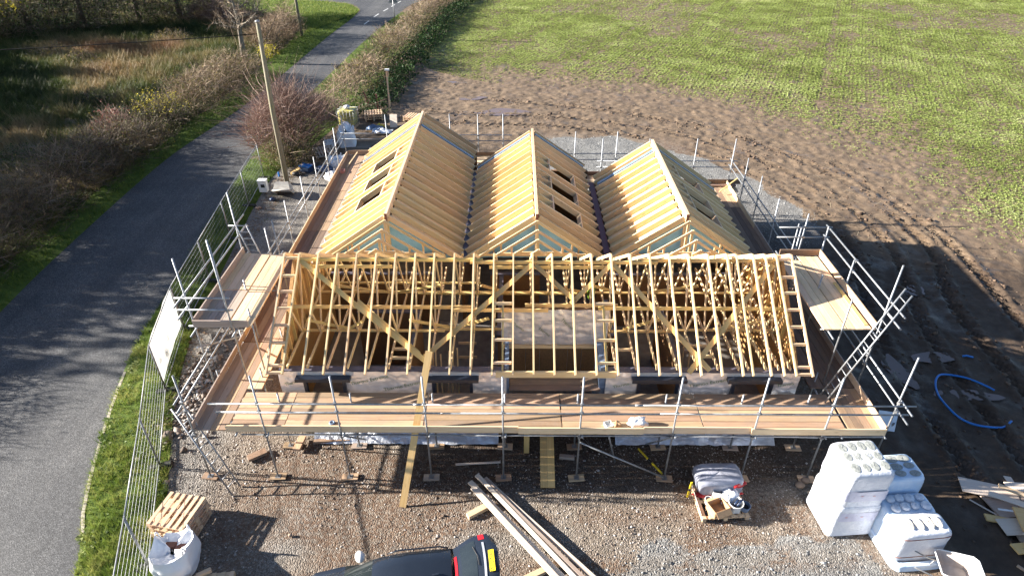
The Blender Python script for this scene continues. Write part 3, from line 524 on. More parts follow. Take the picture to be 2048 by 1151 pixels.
LQ = [[(0, 0, 0), (.5, -.36, .1 * s), (1, 0, .3 * s), (.5, .36, .15 * s)] for s in (1, -1, 2, .3)]
def leaves(name, P, mat, size, parent, rnd=None):
    n = len(P); A = rng.normal(0, 1, (n, 3)); A /= np.linalg.norm(A, axis=1, keepdims=True); B = np.cross(A, rng.normal(0, 1, (n, 3))); B /= np.linalg.norm(B, axis=1, keepdims=True) + 1e-9
    s = (size * rng.uniform(.6, 1.4, n))[:, None]; V = np.stack([P, P + (A * .5 + B * .36) * s, P + A * s, P + (A * .5 - B * .36) * s], 1).reshape(-1, 3)
    return npmesh(name, V, np.arange(4 * n).reshape(n, 4), mat, parent, np.repeat(rng.uniform(0, 1, n) if rnd is None else rnd, 4))
def hedge(name, label, cat, path, hw, ht, per_m, mat, leafsets, group=None, w0=.010, top=1.0):
    c = np.array(path); base = c[len(c) // 2]; root = thing(name, label, cat, (base[0], base[1], 0), group)
    d = np.concatenate([[0], np.cumsum(np.hypot(*np.diff(c, axis=0).T))]); ln = d[-1]; n = int(per_m * ln); s = rng.uniform(0, ln, n)
    def at(s): return np.stack([np.interp(s, d, c[:, 0]), np.interp(s, d, c[:, 1])], -1)
    tg = at(np.minimum(s + .3, ln)) - at(np.maximum(s - .3, 0)); tg /= np.linalg.norm(tg, axis=1, keepdims=True); nr = np.stack([tg[:, 1], -tg[:, 0]], -1)
    hs = ht * (.72 + .5 * vnoise(s * .35, 0 * s, 1, int(base[0] * 7) % 97)) ; end = np.minimum(s, ln - s); hs *= .55 + .45 * sstep(0, 1.5, end)
    o = np.clip(rng.normal(0, .55, n), -1, 1); P0 = np.zeros((n, 3)); P0[:, :2] = at(s) + nr * (o * hw)[:, None]; zz = rng.uniform(0, .8, n) ** .8; P0[:, 2] = zz * hs * (1 - .35 * o ** 2)
    cl_ = vnoise(P0[:, 0], P0[:, 1], .9, 77); P0[:, 2] *= .72 + .5 * cl_; D = np.concatenate([nr * (o * .8)[:, None] + rng.normal(0, .75, (n, 2)), rng.uniform(-.1, 1.25, (n, 1))], 1); Ln = np.clip(hs * rng.uniform(.14, .34, n), .15, 1.0) * top
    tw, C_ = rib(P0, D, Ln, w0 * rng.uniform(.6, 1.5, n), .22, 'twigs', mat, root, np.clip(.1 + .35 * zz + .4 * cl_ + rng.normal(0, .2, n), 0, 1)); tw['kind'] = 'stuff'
    for (lm, k, size, zlo, zhi, side) in leafsets:
        i = rng.integers(0, n, int(k * ln)); j = rng.integers(0, 4, len(i)); Q = C_[i, j] + rng.normal(0, .08, (len(i), 3)); f = (Q[:, 2] > zlo * ht) & (Q[:, 2] < zhi * ht)
        if side: f &= (o[i] * side > -.1)
        cl = vnoise(Q[:, 0], Q[:, 1], .8, 71); f &= rng.uniform(0, 1, len(i)) < .25 + 1.2 * cl
        Q = Q[f]; Q[:, 2] = np.maximum(Q[:, 2], .05); l_ = leaves('leaves', Q, lm, np.full(len(Q), size), root); l_['kind'] = 'stuff'
    m = MB()
    for k in range(int(ln * 1.3)):
        s_ = random.uniform(0, ln); p = at(np.array([s_]))[0]; h_ = ht * random.uniform(.5, .9); a, b_ = random.gauss(0, .3), random.gauss(0, .3)
        m.tube([(p[0] + a * .3, p[1] + b_ * .3, 0), (p[0] + a * .7, p[1] + b_ * .7, h_ * .5), (p[0] + a * 1.4, p[1] + b_ * 1.4, h_)], [.035, .025, .008], 4, False)
    m.build('stems', BARK, root)['kind'] = 'stuff'; return root
BARK = plain('bark', (.13, .10, .07), (.08, .06, .045), .9, 0, 6, .4, 20)
BARKP = plain('pale_bark', (.20, .17, .13), (.13, .11, .085), .9, 0, 6, .4, 20)
# the long hedge between road and field
hedge('hedge', 'long tan bare hedge with yellowing leaves between road and crop field', 'hedge', smooth([(-12.8, 45.6), (-12.4, 49), (-11.9, 55), (-11.2, 62), (-10.6, 69), (-9.9, 76), (-8.9, 84), (-7.8, 92)], 4), 1.5, 2.2, 300, TW_TAN, [(LF_MIX, 130, .10, .25, 1.1, 0), (LF_GRN, 150, .13, 0, .55, 1)], w0=.014)
hedge('bramble_bank', 'dark green bramble bank at the foot of the long hedge beside the field', 'brambles', [(-10.3, 43.8), (-9.9, 49), (-9.3, 56), (-8.6, 64), (-8.0, 72), (-7.2, 82), (-6, 92)], 1.3, .95, 60, TW_GREY, [(LF_GRN, 420, .14, 0, 1.2, 0)], w0=.012)
# hedges across the road, near to far
hedge('hedge', 'dark bare brown hedge at the left edge across the road', 'hedge', [(-23.2, 12), (-23.6, 18), (-23.8, 24), (-23.8, 29)], 2.2, 3.3, 620, TW_GREY, [(LF_OLV, 420, .06, 0, .9, 0), (LF_MIX, 160, .05, .2, 1.1, 0)], 'hedge sections across the road', w0=.011)
hedge('hedge', 'greyish bare hedge in the middle stretch across the road', 'hedge', [(-23.8, 29.3), (-23.7, 34), (-23.4, 39.5)], 2.1, 3.1, 580, TW_GREY, [(LF_OLV, 460, .065, 0, .9, 0), (LF_MIX, 320, .06, .3, 1.1, 0)], 'hedge sections across the road', w0=.012)
hedge('shrub', 'shrub with pale yellow-green leaves in the hedge across the road', 'shrub', [(-23.5, 40), (-23.0, 43.2)], 1.9, 3.2, 420, TW_GREY, [(LF_OLV, 420, .08, 0, .9, 0), (LF_YEL, 900, .08, .45, 1.3, 0)], w0=.012)
hedge('shrub', 'small red-leaved shrub beside the pale yellow-green shrub', 'shrub', [(-25.3, 38.6), (-25.3, 40.4)], .9, 3.0, 300, TW_RED, [(LF_RED, 620, .09, 0, 1.3, 0)], w0=.012)
hedge('hedge', 'sunlit bare tan hedge beyond the yellow-green shrub across the road', 'hedge', [(-22.8, 43.6), (-22.5, 48), (-22.3, 55)], 2.0, 3.0, 480, TW_TAN, [(LF_OLV, 420, .075, 0, .8, 0), (LF_MIX, 260, .07, .3, 1.1, 0)], 'hedge sections across the road', w0=.013)
hedge('hedge', 'clipped brown hedge ending at the junction lawn by the thin pole', 'hedge', [(-23.3, 60.5), (-22.9, 65.5), (-23.0, 69.8)], 1.5, 3.1, 420, TW_TAN, [(LF_OLV, 120, .09, 0, .9, 0)], 'hedge sections across the road', w0=.014)
hedge('hedge', 'tall reddish bare hedge at the back of the rough meadow', 'hedge', [(-27, 72), (-31, 74), (-35, 75)], 2.0, 3.6, 330, TW_RED, [(LF_OLV, 60, .1, 0, .8, 0)], w0=.016)
hedge('hedge', 'dark far hedge behind the rough meadow at the top left', 'hedge', [(-33, 78), (-36, 75.5), (-40, 73.2), (-46, 69.5), (-51, 65.5), (-58, 62)], 2.2, 5.2, 420, TW_GREY, [(LF_GRN, 260, .17, 0, .9, 0), (LF_OLV, 200, .17, .2, 1.1, 0)], w0=.02)
for (x, y, r_, h_) in ((-30.5, 47, 1.8, 1.1), (-36.5, 52, 2.0, 1.2), (-27.8, 37.2, 1.6, 1.3), (-31.5, 40.5, 1.7, 1.1), (-26.5, 57, 1.4, 1.1), (-33, 61, 1.9, 1.4), (-29, 66, 1.6, 1.3)):
    pass
SHR = [(-30.5, 46.5, 1.5, 1.3, TW_GREY, LF_OLV, 'low dark bramble mound in the rough meadow near the dark hedge'), (-37.5, 57.5, 1.6, 1.5, TW_TAN, LF_MIX, 'pale dead weed clump in the sunny strip of the meadow'), (-28.5, 35.5, 1.8, 1.4, TW_GREY, LF_GRN, 'green bramble mound behind the dark left hedge'), (-33.5, 65.5, 1.9, 1.6, TW_TAN, LF_MIX, 'tan weed mound below the far reddish hedge'), (-27.3, 51.2, 1.2, 1.0, TW_RED, LF_MIX, 'small rusty weed clump in the meadow behind the tan hedge'), (-42, 60, 1.7, 1.4, TW_TAN, LF_MIX, 'straw-coloured weed clump at the left of the sunny meadow strip')]
for (x, y, r_, h_, tm, lm, lb) in SHR: hedge('weed_clump', lb, 'weeds', [(x - r_, y), (x + r_, y + .4)], r_ * .8, h_, 170, tm, [(lm, 170, .09, 0, 1.2, 0)], 'weed clumps in the meadow', w0=.011)
# the red-brown thorn bush by the telegraph pole
def bush(name, label, cat, c, rx, ry, h_, n, mat, leafsets, w0):
    root = thing(name, label, cat, (c[0], c[1], 0)); th = rng.uniform(0, 6.28, n); rr = rng.uniform(0, 1, n) ** .6; z = rng.uniform(.05, .82, n)
    P0 = np.stack([c[0] + rx * rr * np.cos(th) * (.45 + .6 * np.sin(np.pi * np.clip(z + .08, 0, 1))), c[1] + ry * rr * np.sin(th) * (.45 + .6 * np.sin(np.pi * np.clip(z + .08, 0, 1))), z * h_ * (1 - .25 * rr ** 2)], -1)
    lob = .62 + .75 * vnoise(np.cos(th) * 1.3 + c[0], np.sin(th) * 1.3 + z * 1.2, 1.4, 13); P0[:, 0] = c[0] + (P0[:, 0] - c[0]) * lob; P0[:, 1] = c[1] + (P0[:, 1] - c[1]) * lob; P0[:, 2] *= .62 + .6 * vnoise(P0[:, 0], P0[:, 1], 1.0, 15)
    D = np.stack([np.cos(th) * rr * .9 + rng.normal(0, .45, n), np.sin(th) * rr * .9 + rng.normal(0, .45, n), rng.uniform(.1, 1.1, n)], -1)
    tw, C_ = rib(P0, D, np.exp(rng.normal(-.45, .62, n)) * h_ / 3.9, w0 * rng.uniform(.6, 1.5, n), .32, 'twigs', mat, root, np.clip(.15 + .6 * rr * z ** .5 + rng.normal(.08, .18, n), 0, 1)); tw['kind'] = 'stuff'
    for (lm, k, size, zlo, zhi) in leafsets:
        i = rng.integers(0, n, k); Q = C_[i, rng.integers(0, 4, k)] + rng.normal(0, .08, (k, 3)); Q = Q[(Q[:, 2] > zlo * h_) & (Q[:, 2] < zhi * h_)]; l_ = leaves('leaves', Q, lm, np.full(len(Q), size), root); l_['kind'] = 'stuff'
    m = MB()
    for k in range(26):
        a = k * 2.4; r_ = random.uniform(.2, .8); m.tube([(c[0] + .25 * math.cos(a), c[1] + .25 * math.sin(a), 0), (c[0] + rx * .4 * r_ * math.cos(a), c[1] + ry * .4 * r_ * math.sin(a), h_ * .45), (c[0] + rx * r_ * math.cos(a + .2), c[1] + ry * r_ * math.sin(a + .2), h_ * random.uniform(.7, .95))], [.06, .04, .01], 5, False)
    m.build('branches', BARK, root); return root
bush('thorn_bush', 'big red-brown bare thorn bush behind the wooden utility pole', 'bush', (-14.0, 38.5), 2.2, 2.5, 4.7, 5600, TW_RED, [(LF_RED, 1500, .05, .1, 1.1), (LF_OLV, 2600, .06, 0, .55)], .011)
bush('thorn_bush', 'brown bare bush joining the thorn bush to the long hedge', 'bush', (-13.6, 43.6), 1.5, 1.6, 2.0, 2200, TW_RED, [(LF_OLV, 900, .07, 0, .6)], .012)
bush('elder_bush', 'low green-leaved bush at the fence end under the utility pole', 'bush', (-13.2, 35.6), 1.2, 1.3, 1.9, 1300, TW_TAN, [(LF_OLV, 2600, .07, 0, 1.0), (LF_MIX, 700, .06, .2, 1.1)], .011)
# trees
def tree(label, x, y, h_, spread, leafm, nl, lsize, barkm=None, bare=False, group='trees at the back of the meadow', name='tree', lean=0, w0=.02, twm=None):
    root = thing(name, label, 'tree', (x, y, 0), group); m = MB(); ends = []; r0 = h_ * .022 + .05
    tr = [(x, y, -.1), (x + lean * .3 + random.gauss(0, .15), y + random.gauss(0, .15), h_ * .22), (x + lean * .7 + random.gauss(0, .3), y + random.gauss(0, .2), h_ * .5), (x + lean + random.gauss(0, .4), y + random.gauss(0, .3), h_ * .82)]
    m.tube(tr, [r0 * 1.35, r0, r0 * .65, r0 * .2], 8); tr = [Vector(p) for p in tr]
    def grow(p, d, l, r_, lev):
        mid_ = p + d * l * .5 + Vector((random.gauss(0, .08), random.gauss(0, .08), random.gauss(0.05, .05))) * l; e = p + d * l + Vector((random.gauss(0, .12), random.gauss(0, .12), random.gauss(.06, .08))) * l
        m.tube([p, mid_, e], [r_, r_ * .7, r_ * .35], 5 if lev < 2 else 3, False); ends.append((mid_, l)); ends.append((e, l))
        if lev < (3 if bare else 2):
            for k in range(4 if lev < 1 else 3):
                q = p.lerp(mid_, random.uniform(.5, 1)) if k == 0 else mid_.lerp(e, random.uniform(.1, 1)); nd = (d + Vector((random.gauss(0, .75), random.gauss(0, .75), random.gauss(.1, .45)))).normalized(); grow(q, nd, l * random.uniform(.45, .7), r_ * .45, lev + 1)
    for k in range(11):
        t = random.uniform(.2, .98); p = tr[1].lerp(tr[3], t) if t > .5 else tr[1].lerp(tr[2], t * 2); a = k * 2.4 + random.uniform(-.4, .4); grow(p, Vector((math.cos(a), math.sin(a), random.uniform(.15, .9))).normalized(), spread * random.uniform(.45, .8) * (1.15 - .5 * t), r0 * .42, 0)
    m.build('trunk', barkm or BARK, root)
    E_ = np.array([tuple(e) for e, l in ends]); Ls = np.array([l for e, l in ends]); n = nl if not bare else nl
    if bare or twm:
        i = rng.integers(0, len(E_), n); P0 = E_[i] + rng.normal(0, .1, (n, 3)); tw, C_ = rib(P0, rng.normal(0, 1, (n, 3)) + np.array([0, 0, .5]), rng.uniform(.3, 1.0, n), w0 * rng.uniform(.5, 1.3, n), .3, 'twigs', twm or TW_TAN, root); tw['kind'] = 'stuff'
    if leafm:
        i = rng.integers(0, len(E_), nl); Q = E_[i] + rng.normal(0, 1, (nl, 3)) * (Ls[i] * .28 + .12)[:, None]; cl = np.array([noise.noise(Vector(q) * .55) for q in Q]); k = rng.uniform(-.5, .4, nl) < cl; Q = Q[k]
        c_ = leaves('crown', Q, leafm, np.full(len(Q), lsize), root, np.clip(.5 + .6 * cl[k] + rng.normal(0, .15, k.sum()), 0, 1)); c_['kind'] = 'stuff'
    return root
TL = [(-50.5, 63.5, 8, 3.6, LF_YEL, 'yellow-green tree at the top left corner'), (-49.5, 69.5, 9, 3.8, LF_OLV, 'dark olive-leaved tree second from the top left corner'), (-45, 71.5, 8.5, 3.4, LF_OLV, 'dark leafy tree third from the top left corner'), (-40.5, 74.0, 9, 3.6, None, 'bare dark tree behind the meadow left of centre'), (-36.8, 75.5, 9, 3.4, None, 'bare dark tree in the middle of the far tree line'), (-33, 77.5, 8, 3.2, None, 'bare dark tree at the right of the far tree line')]
for (x, y, h_, s, lm, lb) in TL:
    if lm: tree(lb, x, y, h_, s, lm, 5200, .22)
    else: tree(lb, x, y, h_, s, None, 2200, .2, bare=True, w0=.022, twm=TW_GREY)
tree('pale bare ash tree behind the top of the utility pole', -23.6, 58.0, 7.5, 2.9, None, 900, .12, barkm=BARKP, bare=True, group=None, w0=.014)
hedge('sapling', 'small sapling with bright yellow leaves beside the verge', 'sapling', [(-22.1, 58.6), (-21.9, 60.0)], .7, 2.3, 120, TW_TAN, [(LF_YEL, 420, .13, .1, 1.2, 0)], w0=.012)
# unseen trees added left of the picture to shade meadow and road
for k, (x, y, h_, s) in enumerate(((-40, 20.5, 9.6, 3.2), (-40.5, 24, 10.6, 3.6), (-40, 27.5, 11, 3.8), (-41, 31, 11.2, 3.8), (-42, 34.5, 11, 3.8), (-46, 38.5, 10.2, 3.8), (-52, 44, 10.5, 4.2), (-55, 49.5, 10.5, 4.2), (-57, 54.5, 9, 3.6), (-70, 62, 11, 4.5), (-66, 70, 11, 4.5))):
    tree('tall unseen tree added for shade left of the picture, ' + ['first', 'second', 'third', 'fourth', 'fifth', 'sixth', 'seventh', 'eighth', 'ninth', 'tenth', 'eleventh'][k] + ' from the near end', x, y, h_, s, LF_OLV, 6000, .42, group='added shade trees left of the frame', name='shade_tree')
# ================================================================== THE BUILDING
B = thing('timber_building', 'unfinished timber building with bare trusses in front and three open rafter roofs behind', 'building', (0.7, 14.6, 0))
EY, RY, EZ, SL = 14.11, 17.30, 2.80, .664                       # eave tip, ridge line, top-edge height at the eave, slope
RZ = EZ + SL * (RY - EY); YB = 2 * RY - EY
def zt(y): return EZ + SL * ((y - EY) if y <= RY else (YB - y))
box('floor_slab', (.7, 17.4, .05), (15.3, 5.7, .12), CONC, B); box('floor_slab', (.75, 25.2, .047), (15.6, 9.8, .11), CONC, B)
# ---- front wall: panels between four windows and the porch
WIN = [(-6.25, -5.02), (-2.45, -1.25), (3.62, 4.85), (6.42, 7.62)]; PORCH = (-.28, 2.72); WY = 14.62
solid = [(-6.95, -6.25), (-5.02, -2.45), (-1.25, -.28), (2.72, 3.62), (4.85, 6.42), (7.62, 8.35)]
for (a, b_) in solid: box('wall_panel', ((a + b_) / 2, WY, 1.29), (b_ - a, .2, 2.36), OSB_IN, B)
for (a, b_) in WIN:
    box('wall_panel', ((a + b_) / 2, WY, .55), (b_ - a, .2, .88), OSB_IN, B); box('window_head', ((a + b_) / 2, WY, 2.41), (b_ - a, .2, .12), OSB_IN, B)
    l_ = box('lintel', ((a + b_) / 2, WY - .22, 2.33), (b_ - a + .38, .24, .11), LINTEL, B)
    for x in (a + .04, b_ - .04): box('window_frame', (x, WY - .16, 1.62), (.09, .12, 1.28), LINTEL, B)
    box('window_frame', ((a + b_) / 2, WY - .16, 1.0), (b_ - a, .12, .08), LINTEL, B)
for (a, b_) in ((-6.95, -.28), (2.72, 8.35)): box('wall_plate', ((a + b_) / 2, WY, 2.505), (b_ - a, .22, .06), MEMB, B)
def crumple(name, a, b_, y, z0, z1, mat, amp=.03, nu=None, seed=0, lean=0):
    nu = nu or max(6, int((b_ - a) * 26)); nv = max(4, int((z1 - z0) * 26))
    def fn(u, v):
        x = a + (b_ - a) * u; z = z0 + (z1 - z0) * v; q = noise.noise(Vector((x * 2.3 + seed, z * 3.1, seed))) + .5 * noise.noise(Vector((x * 6.1, z * 7.3 + seed, 3))) + .7 * abs(noise.noise(Vector((x * 3 + z * 4, z * 2 - x, seed)))) + .25 * abs(noise.noise(Vector((x * 11 - z * 6, z * 8, seed))))
        return (x, y - .014 - amp * q - lean * (1 - v), z)
    return MB().grid(fn, nu, nv).build(name, mat, B)
for k, (a, b_) in enumerate(solid): crumple('wall_foil', a - .03, b_ + .03, WY - .115, .45, 2.52, FOIL, seed=k)
for k, (a, b_) in enumerate(WIN): crumple('wall_foil', a + .03, b_ - .03, WY - .115, 2.38, 2.52, FOIL, .008, seed=20 + k)
for (x, z, rot, s) in ((-4.3, 2.22, .26, .17), (-3.3, 2.0, .26, .18), (-6.6, 2.1, .3, .15), (5.75, 2.16, .24, .17), (3.15, 2.05, .3, .15), (8.0, 2.1, .2, .15)):
    text('foil_print', 'Thermo Extreme' if s > .16 else 'Thermo', s, Matrix.Translation((x, WY - .165, z)) @ Matrix.Rotation(R(90), 4, 'X') @ Matrix.Rotation(rot, 4, 'Z'), GREEN_INK, B)
for k, (a, b_) in enumerate(((-6.2, -.5), (3.1, 8.0))): crumple('damp_proof_sheet', a, b_, 14.52, .03, .42, SILVER, .05, seed=40 + k, lean=.5)
# ---- gable ends, sheathed in strand board, with studs on the inside face
for (x, s) in ((-6.86, 1), (8.26, -1)):
    m = MB(); prof = [(14.6, .1), (14.6, 2.62), (RY, zt(RY) - .18), (YB - .5, 2.62), (YB - .5, .1)]
    v = [(x - .05, y, z) for y, z in prof] + [(x + .05, y, z) for y, z in prof]; n = len(prof); m.add(v, [tuple(range(n)), tuple(range(2 * n - 1, n - 1, -1))] + [(i, (i + 1) % n + 0, n + (i + 1) % n, n + i)[::-1] for i in range(n)]); m.build('gable_panel', OSB, B)
    for y in np.arange(14.85, YB - .5, .48): beam('gable_stud', (x + s * .095, y, 2.55), (x + s * .095, y, zt(y) - .22), .045, .088, W_BRACE, B, up=(1, 0, 0))
# ---- trusses
TX = [-6.68, -6.09, -5.50, -4.90, -4.30, -3.70, -3.09, -2.50, -1.88, -1.28, -.66, -.06, .54, 1.14, 1.74, 2.35, 2.96, 3.55, 4.15, 4.75, 5.34, 5.94, 6.54, 6.82, 7.34, 7.71, 8.05]
ch = .052 / math.cos(math.atan(SL)); BZ = 2.63
def on(y): return zt(y) - ch
for X0 in TX:
    T = beam('truss', (X0, EY, on(EY)), (X0, RY, on(RY)), .046, .10, W_TRUSS, B)      # the front top chord carries the rest as sub-parts
    beam('top_chord', (X0, YB, on(EY)), (X0, RY + .03, on(RY) - .02), .046, .10, W_TRUSS, T)
    porch = PORCH[0] < X0 < PORCH[1]
    beam('bottom_chord', (X0, 16.2 if porch else EY + .42, BZ), (X0, YB - .42, BZ), .044, .10, W_TRUSS, T)
    th3 = (YB - EY) / 3
    for (ya, yb) in ((EY + th3, RY), (EY + th3, 15.72), (YB - th3, RY), (YB - th3, YB - 1.61)):
        if porch and ya < RY and yb < RY: continue
        beam('web', (X0, ya, BZ), (X0, yb, on(yb) - .03), .042, .072, W_TRUSS, T)
# gable ladders
for (xo, xi) in ((-7.14, -6.68), (8.51, 8.05)):
    Lr = beam('gable_ladder', (xo, EY - .02, on(EY)), (xo, RY, on(RY)), .05, .10, W_PALEB, B); beam('rear_rafter', (xo, YB, on(EY)), (xo, RY + .03, on(RY) - .02), .05, .10, W_PALEB, Lr)
    for y in (EY + .04, EY + .22, 14.9, 15.35, 15.8, 16.25, 16.68, 17.18, 17.9, 18.5, 19.1, 19.7): beam('noggin', (min(xo, xi) + .025, y, on(y)), (max(xo, xi) - .025, y, on(y)), .045, .085, W_PALEB, Lr)
# longitudinal binders, ridge boards and diagonal bracing
for (x0, x1, y, z) in ((-6.75, -2.2, 16.22, BZ + .085), (-2.5, .1, 16.30, BZ + .088), (2.3, 5.0, 16.22, BZ + .085), (4.7, 8.1, 16.30, BZ + .087), (-6.7, 8.0, 18.38, BZ + .086), (-3.3, 2.1, 18.30, BZ + .09), (-6.7, -1.2, 18.95, BZ + .086)):
    beam('binder', (x0, y, z), (x1, y, z), .09, .046, W_BRACE, B)
for (x0, x1, y, z) in ((-6.7, -1.3, 15.98, 3.79), (-1.9, 1.0, 15.90, 3.74), (.3, 3.1, 16.08, 3.80), (2.5, 8.1, 15.96, 3.78), (-6.75, -1.0, 17.22, 4.70), (-1.4, 4.4, 17.16, 4.66), (3.8, 8.1, 17.22, 4.70), (-6.6, -3.8, 17.08, 4.54), (-.8, 3.2, 17.10, 4.52)):
    beam('binder', (x0, y, z), (x1, y, z), .046, .11, W_BRACE, B)
def sl(x, y): return (x, y, zt(y) - .155)
nrm = (0, -SL, 1)
for (a, b_, w_) in (((-6.67, 17.2), (-2.45, 14.42), .15), ((.53, 17.1), (-2.62, 14.62), .15), ((.61, 17.08), (1.83, 16.07), .14), ((2.96, 17.1), (1.68, 16.01), .14), ((3.02, 17.1), (5.62, 14.30), .15), ((7.95, 17.1), (5.01, 14.25), .15)): beam('diagonal_brace', sl(*a), sl(*b_), w_, .03, W_BRACE, B, nrm)
beam('diagonal_brace', (-4.75, 16.08, zt(16.08) - .19), (-2.8, 14.71, zt(14.71) - .19), .15, .03, W_BRACE, B, nrm)
for (xa, xb, ya, yb) in ((-6.3, -5.2, 15.8, 16.3), (-4.6, -5.2, 15.75, 16.3), (-3.2, -1.9, 15.8, 16.35), (-.8, -1.9, 15.9, 16.35), (-6.0, -4.1, 17.5, 18.3), (-2.4, -4.1, 17.5, 18.3), (4.4, 3.4, 15.9, 16.3), (5.9, 4.2, 17.5, 18.3), (7.4, 6.2, 15.8, 16.3), (2.5, 3.6, 17.5, 18.3), (-1.1, -.2, 17.5, 18.3), (1.2, 2.6, 17.4, 18.3)):
    za, zb = BZ + .95 if ya > 17 else BZ + .8, BZ + .1; beam('web_brace', (xa, ya, za), (xb, yb, zb), .03, .09, W_BRACE, B)
# small noggins and hanger ladders seen between bottom chords
for (x0, x1, y, z) in ((-1.88, -1.28, 17.0, 2.2), (-1.88, -1.28, 17.0, 1.6), (-1.88, -1.28, 17.0, 1.0), (-2.5, -1.9, 18.9, 2.4), (5.34, 5.94, 15.6, 2.64), (5.34, 5.94, 15.1, 2.64), (2.96, 3.5, 15.4, 2.64), (-4.3, -3.7, 19.2, 2.64), (-3.7, -3.1, 15.4, 2.64), (-3.7, -3.1, 14.98, 2.64)): beam('noggin', (x0, y, z), (x1, y, z), .045, .09, W_TRUSS, B)
# ---- porch: front beam, returns, recessed foil wall, trimmers
beam('porch_beam', (-.55, 14.235, 2.665), (2.92, 14.235, 2.665), .05, .22, W_TRUSS, B)
for x in (-.24, 2.62): box('porch_return', (x, 15.2, 1.35), (.12 if x < 0 else .2, 1.28, 2.5), MEMBB, B)
crumple('porch_foil', -.42, 2.86, 16.0, 2.38, 3.70, FOIL, .03, seed=70); box('porch_wall', (1.22, 16.08, 3.03), (3.2, .1, 1.3), OSB_IN, B)
beam('porch_lintel', (-.42, 15.98, 2.30), (2.86, 15.98, 2.30), .09, .11, W_TRUSS, B)
for (x0, x1) in ((-.62, -.10), (2.39, 2.92)):
    for y in (14.42, 15.0, 15.5, 15.95): beam('porch_noggin', (x0, y, on(y) - .01), (x1, y, on(y) - .01), .04, .09, W_PALEB, B)
    beam('porch_trimmer', ((x0 + x1) / 2, 14.3, on(14.3) - .12), ((x0 + x1) / 2, 16.1, on(16.1) - .12), .05, .12, W_BRACE, B)
for x in np.arange(-.1, 2.6, .45): box('inner_cladding', (x + .22, 16.28, 1.2), (.43, .03, 2.1), OSB_IN, B)
for k, (mx, yy) in enumerate(((0, 14.58), (0, 14.82), (0, 15.06))): box('porch_board', (1.2, yy, 1.83), (2.7, .228, .038), W_DARKB, B)
for (x, y, z, rot, s) in ((.1, 15.93, 3.1, -.7, .14), (1.6, 15.93, 3.2, -.8, .16), (.9, 15.93, 2.9, -.7, .14)): text('foil_print', 'Thermo', s, Matrix.Translation((x, y, z)) @ Matrix.Rotation(R(90), 4, 'X') @ Matrix.Rotation(rot, 4, 'Z'), GREEN_INK, B)
# ---- inner partitions: strand board with a dark membrane on the head
for (x0, y0, x1, y1, h_) in ((-6.8, 20.0, -2.9, 20.0, 2.35), (-.9, 20.0, .9, 20.0, 2.35), (3.0, 20.0, 8.2, 20.0, 2.35), (-3.2, 14.75, -3.2, 17.6, 2.3), (-5.3, 17.7, -3.2, 17.7, 2.3), (4.9, 14.75, 4.9, 18.0, 2.3), (-.5, 16.4, -.5, 20.0, 2.3), (3.1, 16.4, 3.1, 18.4, 2.3), (-1.95, 20.2, -1.95, 29, 2.4), (3.4, 20.2, 3.4, 26.6, 2.4)):
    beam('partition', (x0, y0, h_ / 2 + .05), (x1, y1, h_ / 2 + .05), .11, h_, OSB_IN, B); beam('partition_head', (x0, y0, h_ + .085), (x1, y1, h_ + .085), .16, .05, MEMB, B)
for (x, y, l_) in ((-2.6, 15.3, 2.0), (-2.45, 15.25, 2.1), (-2.3, 15.3, 1.9), (-2.15, 15.35, 2.0), (-2.0, 15.3, 1.8), (-1.8, 15.5, 2.0), (-2.7, 15.4, 1.7), (5.3, 15.6, 2.0), (5.5, 15.5, 1.9)): beam('stored_stud', (x, y, .1), (x + random.uniform(-.12, .12), y + .75, l_), .045, .09, W_TRUSS, B)
# ---- rear block: side and end walls
for (x0, y0, x1, y1) in ((-7.05, 20.5, -7.05, 31.0), (8.45, 20.5, 8.45, 27.2), (-7.05, 31.0, -1.95, 31.0), (-1.95, 28.7, 3.4, 28.7), (3.4, 27.2, 8.45, 27.2)): beam('rear_wall', (x0, y0, 1.4), (x1, y1, 1.4), .2, 2.6, OSB_IN, B)
